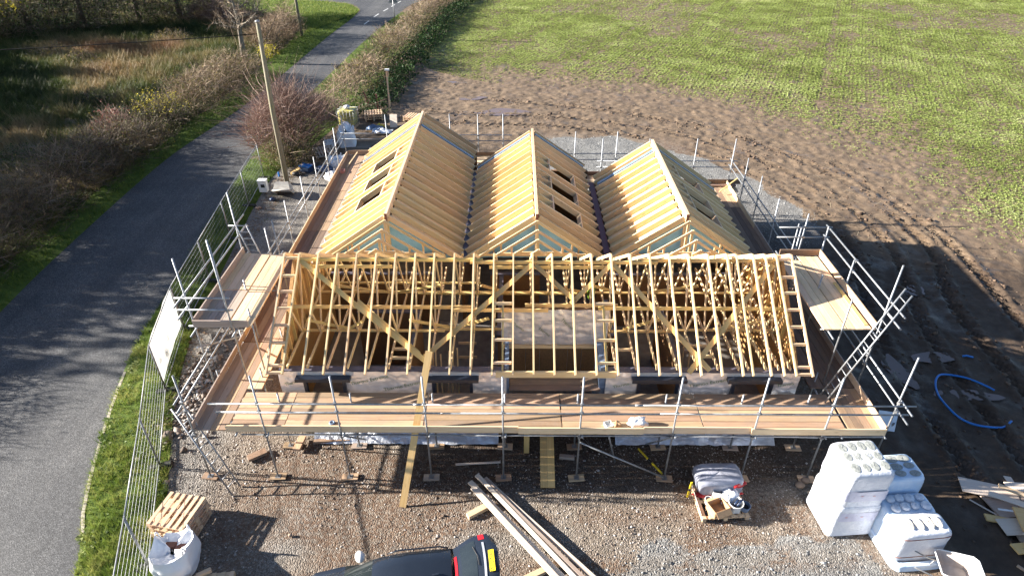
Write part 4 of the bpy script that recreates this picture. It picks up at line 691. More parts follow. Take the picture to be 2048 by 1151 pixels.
# ---- three rafter roofs
HW, PT = 2.62, .69                                              # half width, slope
for ri, (rx, y0, y1, zr) in enumerate(((-4.55, 20.42, 31.25, 4.68), (.76, 20.42, 28.85, 4.68), (6.03, 20.42, 27.5, 4.68))):
    n = int(round((y1 - y0) / .6)); Ys = [y0 + (y1 - y0) * k / n for k in range(n + 1)]; fac = math.cos(math.atan(PT)); dp = .205
    rb = beam('ridge_beam', (rx, y0 - .1, zr - .13), (rx, y1 + .02, zr - .13), .10, .30, W_PALEB, B); box('beam_end', (rx, y0 - .106, zr - .13), (.10, .012, .30), W_RED, rb)
    op = {(0, -1): (5, 8, 11), (1, 1): (3, 6, 9), (2, 1): (3, 5, 8)}
    strip_k = {0: n - 3, 1: n - 1, 2: n - 2}[ri]
    for s in (-1, 1):
        hw = HW + (.25 if (ri == 0 and s < 0) or (ri == 2 and s > 0) else -.15 if (ri, s) in ((1, 1), (2, -1)) else -.03); ops = op.get((ri, s), ())
        def pt(d, y, dz=0): return (rx + s * d, y, zr - PT * d - dp / 2 / fac + dz)
        def rafter(y, a, b_): beam('rafter', pt(a, y), pt(b_, y), .047, dp, W_RAFT, B)
        for k, y in enumerate(Ys):
            jy = y + random.uniform(-.015, .015)
            if k in ops: rafter(jy, .07, .62); rafter(jy, 1.72, hw)
            else:
                rafter(jy, .07, hw)
                if k + 1 in ops or k - 1 in ops: rafter(jy + (.05 if k - 1 in ops else -.05), .07, hw)
        for k in ops:
            for d in (.62, 1.72): beam('trimmer', pt(d, Ys[k - 1] + .03), pt(d, Ys[k + 1] - .03), .05, dp, W_PALEB, B, up=(s * PT, 0, 1))
        for k in range(n):
            gaps = [(.1, hw - .05)] if not ({k, k + 1} & set(ops)) else [(.1, .62), (1.72, hw - .05)]
            for (da, db) in gaps: beam('ceiling_lining', pt(da, (Ys[k] + Ys[k + 1]) / 2, -.13), pt(db, (Ys[k] + Ys[k + 1]) / 2, -.13), Ys[k + 1] - Ys[k] - .055, .012, W_LINE, B)
        ya, yb = Ys[strip_k] + .1, Ys[strip_k] + .32
        beam('party_wall_strip', pt(.1, (ya + yb) / 2, .05), pt(hw - .1, (ya + yb) / 2, .05), .2, .14, MEMBB, B)
    # front gable: teal membrane on studs, then the valley frames running down onto the front roof
    zg = zr - .33
    def tri(u, v): d = (u * 2 - 1) * 2.35; zt_ = zg - PT * abs(d); z0 = 2.75; z = z0 + max(zt_ - z0, .02) * v; return (rx + d, 20.62 + .03 * noise.noise(Vector((d * 1.7, z * 2, ri * 5))), z)
    MB().grid(tri, 30, 8).build('gable_membrane', BLUEM, B)
    for d, w_ in ((-1.55, .06), (0, .1), (1.55, .06)): beam('gable_post', (rx + d, 20.5, 2.6), (rx + d, 20.5, zr - .3 - PT * abs(d)), .06, w_, W_TRUSS, B, up=(1, 0, 0))
    beam('gable_tie', (rx - 2.0, 20.48, 2.95), (rx + 2.0, 20.48, 2.95), .045, .09, W_TRUSS, B)
    for k, yv in enumerate((20.02, 19.45, 18.88, 18.3)):
        ap = zr - .12 - .05 * k; dmax = min(2.3, max(.25, (ap - zt(yv) - .04) / PT))
        V_ = beam('valley_frame', (rx, yv, ap), (rx - dmax, yv, ap - PT * dmax), .04, .09, W_TRUSS, B); beam('rafter', (rx, yv, ap), (rx + dmax, yv, ap - PT * dmax), .041, .091, W_TRUSS, V_)
        zb = max(zt(yv), ap - PT * dmax); beam('king_post', (rx, yv + .05, zb), (rx, yv + .05, ap + .02), .045, .09, W_TRUSS, V_, up=(1, 0, 0))
        beam('tie', (rx - dmax * .97, yv + .045, zb + .05), (rx + dmax * .97, yv + .045, zb + .05), .04, .08, W_TRUSS, V_)
        if dmax > 1.2:
            for d in (-.62, .62): beam('post', (rx + d * dmax, yv + .05, zb), (rx + d * dmax, yv + .05, ap - PT * abs(d * dmax)), .04, .07, W_TRUSS, V_, up=(1, 0, 0))
beam('valley_beam', (3.40, 20.3, 2.80), (3.40, 27.0, 2.80), .24, .14, MAROON, B); beam('valley_beam', (-1.90, 20.3, 2.60), (-1.90, 28.6, 2.60), .16, .10, MEMB, B)
for y in np.arange(21.3, 27, .6): box('joist_hanger', (-1.90, y, 2.72), (.08, .05, .07), STEELD, B)
beam('valley_post', (-1.92, 20.3, 2.3), (-1.92, 20.3, 3.15), .09, .09, W_TRUSS, B, up=(1, 0, 0))
# ================================================================== SCAFFOLD
PR = .0255; ZP = 1.85; BT = .038; BW = .225
def std(S, x, y, z1, z0=0.0, sole=True, jx=0, jy=0):
    if sole and z0 < .1:
        box('sole_board', (x, y, .022), (.46, .235, .04), random.choice((W_PALLET, W_GREYB, W_BOARD)), S, random.uniform(-.12, .12)); box('base_plate', (x, y, .047), (.15, .15, .008), STEELD, S)
    return pole('standard', (x, y, max(z0, .05)), (x + jx, y + jy, z1), PR, STEEL, S)
def coup(S, x, y, z): return box('coupler', (x, y, z), (.085, .085, .07), STEELD, S, random.uniform(0, 1))
def rail(S, name, p, q): return pole(name, p, q, PR, STEEL, S)
def boards_x(S, x0, x1, ys_, z, mats, cuts):
    """boards running along x: rows at ys_, cut where listed"""
    for i, y in enumerate(ys_):
        c = [x0] + [k for k in cuts if x0 < k < x1] + [x1]
        for a, b_ in zip(c[:-1], c[1:]):
            beam('board', (a + .006 + random.uniform(0, .02), y, z - BT / 2 + random.uniform(-.004, .004)), (b_ - .006 - random.uniform(0, .02), y, z - BT / 2 + random.uniform(-.004, .004)), BW - .013, BT, random.choice(mats), S)
def boards_y(S, xs_, y0, y1, z, mats, cuts):
    for i, x in enumerate(xs_):
        c = [y0] + [k for k in cuts if y0 < k < y1] + [y1]
        for j, (a, b_) in enumerate(zip(c[:-1], c[1:])):
            mm = mats[j] if isinstance(mats[0], list) else mats
            beam('board', (x, a + .008 + random.uniform(0, .02), z - BT / 2 + random.uniform(-.004, .004)), (x, b_ - .008 - random.uniform(0, .02), z - BT / 2 + random.uniform(-.004, .004)), BW - .013, BT, random.choice(mm), S)
def toe(S, p, q, mat): return beam('toe_board', p, q, BT, BW, mat, S)
# ---- front
S = thing('scaffold', 'long front scaffold platform of orange-brown boards along the front wall', 'scaffold', (.5, 13.6, 0), 'scaffold lifts around the building')
FX = [-6.90, -4.80, -2.42, -.32, 1.80, 4.36, 6.57, 8.49]; OY, IY = 12.72, 13.92
for x in [-8.88] + FX:
    std(S, x, OY, 3.90, jx=random.uniform(-.02, .02))
    for z in (2.65, 2.96, 1.74): coup(S, x, OY - .02, z)
    if x > -8.5:
        std(S, x + .03, IY, 2.20); rail(S, 'transom', (x + .07, 12.62, 1.775), (x + .07, 14.35, 1.775))
J = pole('standard', (10.27, 12.83, .3), (10.27, 12.83, 4.5), PR, W_PALEB if False else STEEL, S)
for z in (2.65, 2.96): coup(S, 10.27, 12.80, z)
for (x0, x1, y, z) in ((-8.2, -2.6, OY - .05, 2.96), (-2.75, 3.4, OY - .05, 2.955), (3.3, 10.65, OY - .05, 2.96), (-8.05, -2.0, OY - .05, 2.65), (-2.1, 4.0, OY - .05, 2.645), (3.9, 10.55, OY - .05, 2.65), (-7.6, -1.4, OY + .05, 1.71), (-1.5, 4.6, OY + .05, 1.712), (4.5, 10.2, OY + .05, 1.71), (-7.6, 1.0, IY + .05, 1.71), (.9, 9.0, IY + .05, 1.712)): rail(S, 'guard_rail' if z > 2 else 'ledger', (x0, y, z), (x1, y, z))
for x in (-2.6, 3.3): pole('sleeve', (x - .1, OY - .05, 2.96), (x + .1, OY - .05, 2.96), .033, STEELD, S)
boards_x(S, -7.98, 9.22, [12.86 + .2255 * k for k in range(7)], ZP, [W_BOARD, W_BOARD, W_BOARD, W_PALEB if False else W_BOARD], [-6.45, -2.55, 1.32, 5.28])
for (a, b_, dy) in ((-7.98, -4.35, 0), (-4.35, .1, .003), (.1, 3.55, -.03), (3.55, 6.5, .003), (6.5, 10.18, -.03)): toe(S, (a, 12.755 + dy - (.012 if dy < 0 else 0), ZP + .108), (b_, 12.755 + dy - (.012 if dy < 0 else 0), ZP + .108), W_PALEB)
for (p, q) in (((1.82, OY - .06, 1.56), (4.33, OY - .06, .12)), ((4.40, OY + .1, 1.6), (4.0, IY - .05, .2)), ((-4.75, OY + .1, 1.6), (-4.55, IY, .3)), ((8.45, OY + .1, 1.62), (7.6, IY - .1, .6)), ((2.6, 13.0, 1.7), (3.0, 13.3, .05)), ((9.95, 12.7, 1.35), (10.35, 12.4, .75))): rail(S, 'brace', p, q)
# ---- left
S = thing('scaffold', 'long left scaffold walkway beside the leftmost rafter roof', 'scaffold', (-8.3, 22, 0), 'scaffold lifts around the building')
for y in (14.9, 16.9, 18.8, 20.66, 22.91, 25.19, 27.3, 29.21, 31.0, 32.75):
    std(S, -9.02, y, 3.93 if y > 19.5 else 2.2, jx=random.uniform(-.02, .02))
    for z in (2.65, 2.96): coup(S, -9.05, y, z)
    std(S, -7.72, y + .1, 2.2, z0=.05); rail(S, 'transom', (-9.1, y + .06, 1.775), (-7.4, y + .06, 1.775))
for (y0, y1) in ((12.6, 18.6), (18.4, 24.5), (24.3, 30.2), (30.0, 33.0)):
    for z in (2.96, 2.65): rail(S, 'guard_rail', (-9.07, y0, z), (-9.07, y1, z + random.uniform(-.015, .015)))
rail(S, 'guard_rail', (-9.2, 32.85, 2.96), (-6.6, 32.85, 2.96)); rail(S, 'guard_rail', (-9.2, 32.85, 2.65), (-6.4, 32.85, 2.65)); std(S, -6.75, 32.8, 4.0)
for x in (-8.97, -7.75): rail(S, 'ledger', (x, 12.7, 1.71), (x, 33, 1.71))
cuts = [16.7, 20.6, 24.3, 28.2]; mt = [[W_BOARD, W_GREYB], [W_BOARD, W_DARKB], [W_DARKB], [W_BOARD], [W_BOARD]]
boards_y(S, [-8.80, -8.575, -8.35, -8.125], 12.78, 32.7, ZP, mt, cuts)
boards_y(S, [-7.90, -7.675], 14.46, 32.2, ZP, [[W_PALEB], [W_PALEB, W_BOARD], [W_GREYB], [W_GREYB, W_PALEB], [W_GREYB, W_BOARD]], [16.6, 20.4, 24.3, 28.2])
for (a, b_, m_) in ((12.8, 17.0, W_GREYB), (17.0, 21.4, W_PALEB), (21.4, 25.6, W_PALEB), (25.6, 29.8, W_PALEB), (29.8, 32.7, W_PALEB)): toe(S, (-8.935, a, ZP + .1), (-8.935, b_, ZP + .1), m_)
toe(S, (-8.9, 32.77, ZP + .1), (-6.6, 32.77, ZP + .1), W_BOARD)
boards_x(S, -8.0, -6.6, [32.65, 32.42, 32.2], ZP + .04, [W_PALEB], [])
# ---- left tower
S = thing('scaffold_tower', 'raised left scaffold deck beside the left gable of the front roof', 'scaffold', (-8.4, 16.8, 0), 'raised scaffold decks at the gables'); ZT = 3.9
for (x, y, z) in ((-9.22, 14.93, 6.1), (-8.08, 14.80, 6.75), (-9.28, 19.05, 6.1), (-8.0, 18.95, 5.15), (-9.25, 17.0, 5.3)): std(S, x, y, z, z0=.05 if x < -9.1 else 1.9, sole=x < -9.1)
std(S, -8.37, 16.75, 4.25, z0=2.0); std(S, -7.74, 15.3, 4.2, z0=1.9)
for z in (4.86, 4.46):
    rail(S, 'guard_rail', (-9.50, 14.86, z), (-7.95, 14.86, z)); rail(S, 'guard_rail', (-9.30, 14.4, z), (-9.32, 19.9, z + .02)); rail(S, 'guard_rail', (-9.55, 19.1, z), (-8.9, 19.1, z)) if z > 4.6 else None
    for (x, y) in ((-9.24, 14.9), (-8.1, 14.83), (-9.3, 19.05)): coup(S, x, y, z)
for y in (14.95, 16.85, 18.8): rail(S, 'transom', (-9.4, y, ZT - .075), (-7.6, y, ZT - .075))
for x in (-9.18, -8.0): rail(S, 'ledger', (x, 14.5, ZT - .13), (x, 19.3, ZT - .13))
boards_y(S, [-9.07, -8.845, -8.62, -8.395], 14.85, 18.95, ZT, [[W_GREYB], [W_PALEB]], [16.7]); boards_y(S, [-8.13, -7.905, -7.68], 14.85, 18.9, ZT, [W_PALEB], [16.6])
toe(S, (-9.2, 14.95, ZT + .1), (-9.2, 19.0, ZT + .1), W_GREYB); toe(S, (-9.2, 14.83, ZT + .1), (-7.62, 14.83, ZT + .1), W_GREYB)
rail(S, 'brace', (-9.1, 14.5, 3.4), (-9.2, 17.5, 1.5))
# ---- right tower
S = thing('scaffold_tower', 'raised right scaffold deck beside the right gable of the front roof', 'scaffold', (9.6, 16.8, 0), 'raised scaffold decks at the gables')
for (x, y, z) in ((10.33, 14.78, 6.05), (9.62, 19.12, 5.35), (9.38, 19.1, 5.0), (10.33, 19.0, 4.95), (10.30, 16.95, 4.9)): std(S, x, y, z, z0=.05 if x > 10 else 1.9, sole=x > 10)
std(S, 9.45, 16.9, 4.4, z0=2); pole('standard', (9.32, 14.82, 1.9), (9.32, 14.82, 4.95), PR, STEEL, S)
for z in (4.87, 4.5):
    rail(S, 'guard_rail', (8.75, 19.08, z), (10.5, 19.08, z)); rail(S, 'guard_rail', (10.38, 19.25, z), (10.38, 14.0, z))
    for (x, y) in ((10.36, 19.05), (9.62, 19.1), (10.36, 16.95), (10.36, 14.8)): coup(S, x, y, z)
for y in (14.9, 16.95, 18.9): rail(S, 'transom', (8.75, y, ZT - .075), (10.5, y, ZT - .075))
for x in (10.24, 8.98): rail(S, 'ledger', (x, 14.5, ZT - .13), (x, 19.4, ZT - .13))
boards_y(S, [8.90, 9.125, 9.35], 14.80, 18.6, ZT, [W_PALEB], []); boards_y(S, [9.60, 9.825, 10.05], 14.80, 18.85, ZT, [W_PALEB], []); beam('board', (10.06, 14.98, ZT + .015), (10.06, 17.2, ZT + .02), .1, .03, W_BRACE, S)
toe(S, (10.24, 14.8, ZT + .1), (10.24, 18.95, ZT + .1), W_PALEB); toe(S, (8.9, 18.93, ZT + .1), (10.2, 18.93, ZT + .1), W_DARKB)
# ---- right
S = thing('scaffold', 'shaded right scaffold walkway beside the rightmost rafter roof', 'scaffold', (9.7, 20, 0), 'scaffold lifts around the building')
for y in (14.8, 16.9, 20.7, 23.06, 25.18, 27.1, 29.15):
    if y > 20: std(S, 10.3, y, 4.0, jx=random.uniform(-.02, .02))
    std(S, 9.1, y + .1, 2.2); rail(S, 'transom', (8.9, y + .08, 1.775), (10.4, y + .08, 1.775))
    for z in (2.65, 2.96): coup(S, 10.33, y, z)
for (y0, y1) in ((12.3, 18.2), (18.0, 24.2), (24.0, 29.6)):
    for z, x in ((2.96, 10.36), (2.65, 10.34)): rail(S, 'guard_rail', (x, y0, z), (x, y1, z))
for x in (10.25, 9.05): rail(S, 'ledger', (x, 12.7, 1.71), (x, 29.4, 1.71))
boards_y(S, [9.40, 9.625, 9.85, 10.075], 12.80, 29.0, ZP, [[W_BOARD, W_DARKB], [W_DARKB], [W_DARKB], [W_DARKB], [W_BOARD]], [14.6, 18.5, 22.4, 26.6])
boards_y(S, [8.96, 9.165], 14.6, 27.8, ZP, [W_DARKB], [18.4, 22.3])
for (a, b_, m_) in ((12.8, 15.2, W_PALEB), (15.2, 19.4, W_GREYB), (19.4, 24.6, W_GREYB), (24.6, 29.1, W_PALEB)): toe(S, (10.21, a, ZP + .1), (10.21, b_, ZP + .1), m_)
toe(S, (8.9, 29.12, ZP + .1), (10.9, 29.12, ZP + .1), W_DARKB); beam('loose_batten', (9.55, 27.9, 2.0), (10.6, 28.7, 2.35), .05, .04, W_BRACE, S); beam('board', (9.0, 28.85, 1.9), (10.6, 28.85, 1.9), .2, .04, W_DARKB, S)
# ---- rear, in three runs stepping with the roofs
for (lb, x0, x1, y, px) in (('rear scaffold run behind the leftmost rafter roof', -6.4, -.2, 32.6, (-5.0, -3.4, -1.95, -.65)), ('rear scaffold run behind the middle rafter roof', -.9, 5.5, 30.1, (2.89, 4.91)), ('rear scaffold run behind the rightmost rafter roof', 3.9, 10.6, 29.2, (4.10, 6.3, 8.53, 10.33))):
    S = thing('scaffold', lb, 'scaffold', ((x0 + x1) / 2, y, 0), 'scaffold lifts around the building')
    for x in px: std(S, x, y, 4.1); std(S, x, y - 1.0, 1.8)
    for z in (2.96, 2.65): rail(S, 'guard_rail', (x0, y + .05, z), (x1, y + .05, z))
    for z in (2.96, 2.65):
        for x in px: coup(S, x, y, z)
    boards_x(S, x0, x1, [y - .15 - .226 * k for k in range(4)], ZP, [W_BOARD, W_PALEB], [(x0 + x1) / 2]); toe(S, (x0, y - .03, ZP + .1), (x1, y - .03, ZP + .1), W_DARKB)
    for x in px: rail(S, 'transom', (x + .06, y - 1.1, 1.775), (x + .06, y + .1, 1.775))
# ---- ladders
def ladder(label, p, q, side, w_=.34):
    p, q, side = Vector(p), Vector(q), Vector(side).normalized() * w_ / 2; Ld = thing('ladder', label, 'ladder', p, 'aluminium scaffold ladders'); n = int((q - p).length / .26)
    for s in (-1, 1): pole('stile', p + side * s, q + side * s, .024, STEEL, Ld)
    for k in range(1, n): c_ = p.lerp(q, k / n); pole('rung', c_ - side, c_ + side, .014, STEEL, Ld, 6)
ladder('aluminium ladder leaning on the front left scaffold corner', (-7.95, 12.22, 0), (-9.32, 13.05, 2.55), (.35, 1, 0))
ladder('aluminium ladder rising past the raised left deck', (-8.62, 19.3, 1.9), (-8.95, 18.75, 5.05), (1, 0, 0))
ladder('aluminium ladder rising past the raised right deck', (9.02, 14.12, 1.88), (10.38, 14.25, 5.55), (0, 1, 0))
# ================================================================== THINGS ON AND AROUND THE SITE
def T(x, y, z=0, rz=0): return Matrix.Translation((x, y, z)) @ Matrix.Rotation(rz, 4, 'Z')
# ---- temporary mesh fence panels
for i in range(len(FENCE) - 1):
    a, b_ = Vector((*FENCE[i], 0)), Vector((*FENCE[i + 1], 0)); d = (b_ - a).normalized(); a2, b2 = a + d * .03, b_ - d * .03; z = Vector((0, 0, 1))
    lb = ['mesh fence panel nearest the camera at the lower left', 'mesh fence panel beside the white bulk bag', 'mesh fence panel beside the front left scaffold corner', 'mesh fence panel that carries the white banner', 'mesh fence panel just beyond the white banner', 'mesh fence panel left of the raised left deck', 'mesh fence panel second from the far end', 'mesh fence panel at the far end by the thorn bush'][i]
    Fp = thing('fence_panel', lb, 'fence', a, 'temporary mesh fence panels')
    for p in (a2, b2): pole('post', p + z * .08, p + z * 2.02, .021, STEEL, Fp, 6)
    for h_ in (.16, 2.0): pole('frame_rail', a2 + z * h_, b2 + z * h_, .019, STEEL, Fp, 6)
    m = MB(); ln = (b2 - a2).length
    for k in range(1, int(ln / .12)): p = a2 + d * (k * .12); m.tube([p + z * .16, p + z * 2.0], .0014, 3, False)
    for h_ in np.arange(.36, 2, .21): m.tube([a2 + z * float(h_), b2 + z * float(h_)], .0036, 3, False)
    w_ = m.build('wire_mesh', STEEL, Fp); w_['kind'] = 'stuff'
    f_ = MB(); nrm_ = d.cross(z); M = Matrix(((d.x, nrm_.x, 0, b_.x), (d.y, nrm_.y, 0, b_.y), (0, 0, 1, 0), (0, 0, 0, 1)))
    f_.add([M @ Vector(v) for v in [(-.12, -.36, 0), (.12, -.36, 0), (.12, .36, 0), (-.12, .36, 0), (-.08, -.3, .13), (.08, -.3, .13), (.08, .3, .13), (-.08, .3, .13)]], [(3, 2, 1, 0), (4, 5, 6, 7), (0, 1, 5, 4), (1, 2, 6, 5), (2, 3, 7, 6), (3, 0, 4, 7)]); f_.build('foot_block', BLACKP, Fp); 
a, b_ = Vector((*FENCE[3], 0)), Vector((*FENCE[4], 0)); d = (b_ - a).normalized(); nn = d.cross(Vector((0, 0, 1)))
BANNER = leafy('banner_sheet', [(0, (.70, .72, .70)), (1, (.70, .72, .70))], .3, .4)
def bf(u, v): p = a + d * (.05 + 3.38 * u); q = .05 * noise.noise(Vector((u * 5, v * 3, 2))) + .03 * math.sin(u * 9) * v; return p - nn * (.03 + q * .7) + Vector((0, 0, .42 + 1.6 * v + .03 * math.sin(u * math.pi) - .1 * abs(u - .5)))
bn = thing('banner', 'creased white banner tied to the mesh fence by the left scaffold', 'banner', a.lerp(b_, .5)); MB().grid(bf, 40, 20).build('sheet', BANNER, bn)
MB().grid(lambda u, v: bf(.03 + .0 * u, v) if False else (bf(u, 1.0) + Vector((0, 0, .012 * v))), 40, 1).build('hem', WHITEP, bn)
# ---- poles, wire, sign
up_ = thing('utility_pole', 'tall weathered wooden utility pole beside the thorn bush', 'pole', (-12.6, 33, 0)); MB().tube([(-12.6, 33, -.2), (-12.58, 33.0, 4), (-12.42, 33.0, 8.45)], [.14, .125, .095], 12).build('shaft', W_POLE, up_)
MB().tube([(-12.42, 33, 8.44), (-12.42, 33, 8.52)], [.12, .1], 12).build('cap', STEELD, up_)
p0, p1 = Vector((-12.5, 33, 7.9)), Vector((-62, 33, 6.6)); wr = MB().tube([p0.lerp(p1, t / 24) - Vector((0, 0, 2.2 * 4 * (t / 24) * (1 - t / 24) * .25)) for t in range(25)], .022, 5).build('overhead_wire', WIREM); tag(wr, 'dark overhead wire running left from the utility pole', 'wire')
p0, p1 = Vector((-12.5, 33, 7.3)), Vector((-21.3, 67.6, 7.2)); wr = MB().tube([p0.lerp(p1, t / 24) - Vector((0, 0, .8 * 4 * (t / 24) * (1 - t / 24))) for t in range(25)], .012, 4).build('overhead_wire', WIREM); tag(wr, 'thin overhead wire running up the road to the far pole', 'wire')
p2_ = thing('utility_pole', 'thin pale pole at the end of the clipped hedge by the lawn', 'pole', (-21.3, 67.6, 0)); MB().tube([(-21.3, 67.6, -.1), (-21.3, 67.6, 8)], [.15, .11], 10).build('shaft', W_POLE, p2_)
sg = thing('road_sign', 'grey back of a triangular road sign at the junction', 'sign', (-13.0, 73.8, 0)); pole('post', (-13.0, 73.8, 0), (-13.0, 73.8, 2.9), .045, STEELD, sg)
m = MB(); v = [(-.5, 0, 2.1), (.5, 0, 2.1), (0, 0, 2.97)]; m.add([(-13.0 + x, 73.86 + q, z) for q in (0, .02) for x, y, z in v], [(2, 1, 0), (3, 4, 5), (0, 1, 4, 3), (1, 2, 5, 4), (2, 0, 3, 5)]); m.build('plate', STEELD, sg)
# ---- pallets
def pallet(root, M, name='pallet', n_top=7, slat=.10, w_=1.2, d_=1.0, mat=None):
    """slats, bearers and blocks of one pallet under root"""
    mat = mat or W_PALLET
    def b3(nm, c, s, par): o = bpy.data.objects.new(nm, boxmesh(s[0], s[1], s[2], mat)); return put(o, par, M @ Matrix.Translation((c[0] - s[0] / 2, c[1], c[2])))
    for x in (-w_ / 2 + .05, 0, w_ / 2 - .05):
        b3('skid', (x, 0, .011), (.1, d_, .022), root)
        for y in (-d_ / 2 + .07, 0, d_ / 2 - .07): b3('block', (x, y, .066), (.1, .14, .088), root)
    for y in (-d_ / 2 + .05, 0, d_ / 2 - .05): b3('bearer', (0, y, .121), (w_, .1, .022), root)
    for k in range(n_top): b3('slat', (-w_ / 2 + slat / 2 + (w_ - slat) * k / (n_top - 1), 0, .143), (slat, d_, .022), root)
PM = T(-8.98, 11.02, 0, R(-9))
for k in range(4):
    pl = thing('pallet', ['bottom pallet of the stack behind the white bulk bag', 'second pallet up in the stack behind the white bulk bag', 'third pallet up in the stack behind the white bulk bag', 'top pallet of the stack behind the white bulk bag'][k], 'pallet', (-8.98, 11.02, .155 * k), 'pallets in the front stack'); pallet(pl, PM @ T(.02 * (-1) ** k + (0.03 if k < 2 else 0), .015 * k, .02 + .155 * k, R(random.uniform(-2.5, 2.5))), n_top=6, slat=.10 if k > 1 else .09, w_=1.05, d_=1.05)
pl = thing('pallet', 'broken pallet at the bottom edge beside the white bulk bag', 'pallet', (-7.5, 9.15, 0)); pallet(pl, T(-7.55, 9.05, .02, R(8)), n_top=6)
beam('loose_offcut', (-7.9, 9.45, .2), (-7.6, 9.62, .22), .1, .1, W_PALLET, pl)
for (x, y, lb, k) in ((-9.75, 43.6, 'pallet stack behind the water tank', 3), (-6.95, 43.4, 'pallet lying behind the top of the leftmost roof', 2)):
    for j in range(k): pl = thing('pallet', ['bottom', 'upper', 'topmost'][j] + ' pallet of the ' + ('pair lying behind the leftmost roof' if k == 2 else 'stack to the right of the water tank'), 'pallet', (x, y, .16 * j), 'pallets at the back corner'); pallet(pl, T(x, y, .03 + .16 * j, R(14 if k == 3 else -18) + random.uniform(-.05, .05)), n_top=7)
pl = thing('pallet', 'grey pallet leaning beside the bulk bags under the thorn bush', 'pallet', (-11.6, 37.0, 0)); pallet(pl, T(-11.55, 37.2, .12, R(28)) @ Matrix.Rotation(R(16), 4, 'X'), mat=W_GREYB)
# ---- bulk bags
def bulkbag(label, x, y, w_, h_, rz=0, open_=.75, fill=None, sag=.12):
    r = thing('bulk_bag', label, 'bag', (x, y, 0), 'white woven bulk bags'); M = T(x, y, 0, rz)
    def fn(u, v):
        t = u * 2 * math.pi; c_, s_ = math.cos(t), math.sin(t); e = .55; sq = lambda q: math.copysign(abs(q) ** e, q); rr = w_ / 2 * (1 + .12 * math.sin(v * math.pi) - .10 * v + sag * 1.3 * noise.noise(Vector((c_ * 1.5 + x, s_ * 1.5, v * 2.5))) + .05 * noise.noise(Vector((c_ * 5 + x, s_ * 5, v * 3))) + .03 * abs(noise.noise(Vector((c_ * 9, s_ * 9 + y, v * 2)))))
        z = h_ * v * (1 + .34 * v * noise.noise(Vector((c_ * 1.6 + x, s_ * 1.6 + y, 1)))); return M @ Vector((sq(c_) * rr, sq(s_) * rr, z))
    MB().grid(fn, 40, 14, closed_u=True).build('side', BAGW, r)
    def rim(u, v):
        p = fn(u, 1.0); c_ = M @ Vector((0, 0, h_)); f = 1 - v * .85; w2 = .5 + .5 * noise.noise(Vector((u * 9, v * 4, x))); return Vector((c_.x + (p.x - c_.x) * f, c_.y + (p.y - c_.y) * f, p.z - h_ * open_ * (v ** .7) * (.35 + .5 * w2)))
    MB().grid(rim, 40, 10, closed_u=True).build('liner', BAGW, r)
    for k in range(4):
        q = fn(.125 + .25 * k, 1.0); q2 = fn(.17 + .25 * k, 1.0); mid_ = (q + q2) / 2 + Vector((0, 0, .16)); MB().tube([q, (q + mid_) / 2 + Vector((0, 0, .06)), mid_, (q2 + mid_) / 2 + Vector((0, 0, .04)), q2], .018, 5).build('lifting_loop', BAGW, r)
    return r
bb = bulkbag('white bulk bag half full of rubbish beside the front pallet stack', -8.62, 9.95, 1.0, .72, R(10), .55)
for (x, y, z, a_, s, mt) in ((-8.45, 10.05, .5, .4, .3, W_RED), (-8.4, 9.9, .52, 1.2, .2, CARD), (-8.75, 10.1, .5, 2.0, .26, W_RED)):
    o = box('rubble', (x, y, z), (s, .16, .09), mt); o.rotation_mode = 'XYZ'; tag(o, 'brown offcut lying in the front white bulk bag', 'offcut', 'offcuts in the front bulk bag')
bulkbag('upright white bulk bag below the yellow water tank', -10.55, 38.9, 1.05, 1.05, .2, .5); bulkbag('slumped white bulk bag below the upright bag at the back left', -10.35, 35.6, .95, .5, .5, .4); bulkbag('flattened white sack beside the far left scaffold standards', -10.2, 33.9, .9, .22, .9, .1)
bulkbag('small grey-white sack on the leaning pallet', -11.6, 38.6, .6, .35, .3, .3)
# ---- tank in a cage
ib = thing('water_tank', 'yellowed caged water tank on a pallet beside the hedge', 'tank', (-11.15, 42.2, 0)); M = T(-11.15, 42.2, 0, R(-6))
def tank(u, v):
    t = u * 2 * math.pi; e = .28; sq = lambda q: math.copysign(abs(q) ** e, q); k = 1 if .04 < v < .96 else .93; return M @ Vector((sq(math.cos(t)) * .54 * k, sq(math.sin(t)) * .46 * k, .2 + .98 * v))
mb = MB().grid(tank, 40, 10, closed_u=True); n = len(mb.v); mb.f.append(tuple(range(n - 40, n))); mb.sm.append(False); mb.build('tank_body', IBCY, ib)
for zz in np.linspace(.22, 1.17, 6):
    c_ = [M @ Vector(p + (float(zz),)) for p in ((-.56, -.48), (.56, -.48), (.56, .48), (-.56, .48), (-.56, -.48))]; MB().tube(c_, .011, 5).build('cage_bar', STEEL, ib)
for k in range(6):
    for s in (-1, 1): x = -.56 + 1.12 * k / 5; pole('cage_bar', M @ Vector((x, s * .49, .15)), M @ Vector((x, s * .49, 1.2)), .011, STEEL, ib, 5)
for k in range(1, 5):
    for s in (-1, 1): y = -.48 + .96 * k / 5; pole('cage_bar', M @ Vector((s * .57, y, .15)), M @ Vector((s * .57, y, 1.2)), .011, STEEL, ib, 5)
for y in (-.2, .2): pole('top_bar', M @ Vector((-.57, y, 1.21)), M @ Vector((.57, y, 1.21)), .012, STEEL, ib, 5)
MB().tube([M @ Vector((0, 0, 1.17)), M @ Vector((0, 0, 1.25))], .13, 16).build('lid', BLACKP, ib); pallet(ib, M @ T(0, 0, 0), n_top=5, w_=1.15, d_=.98)
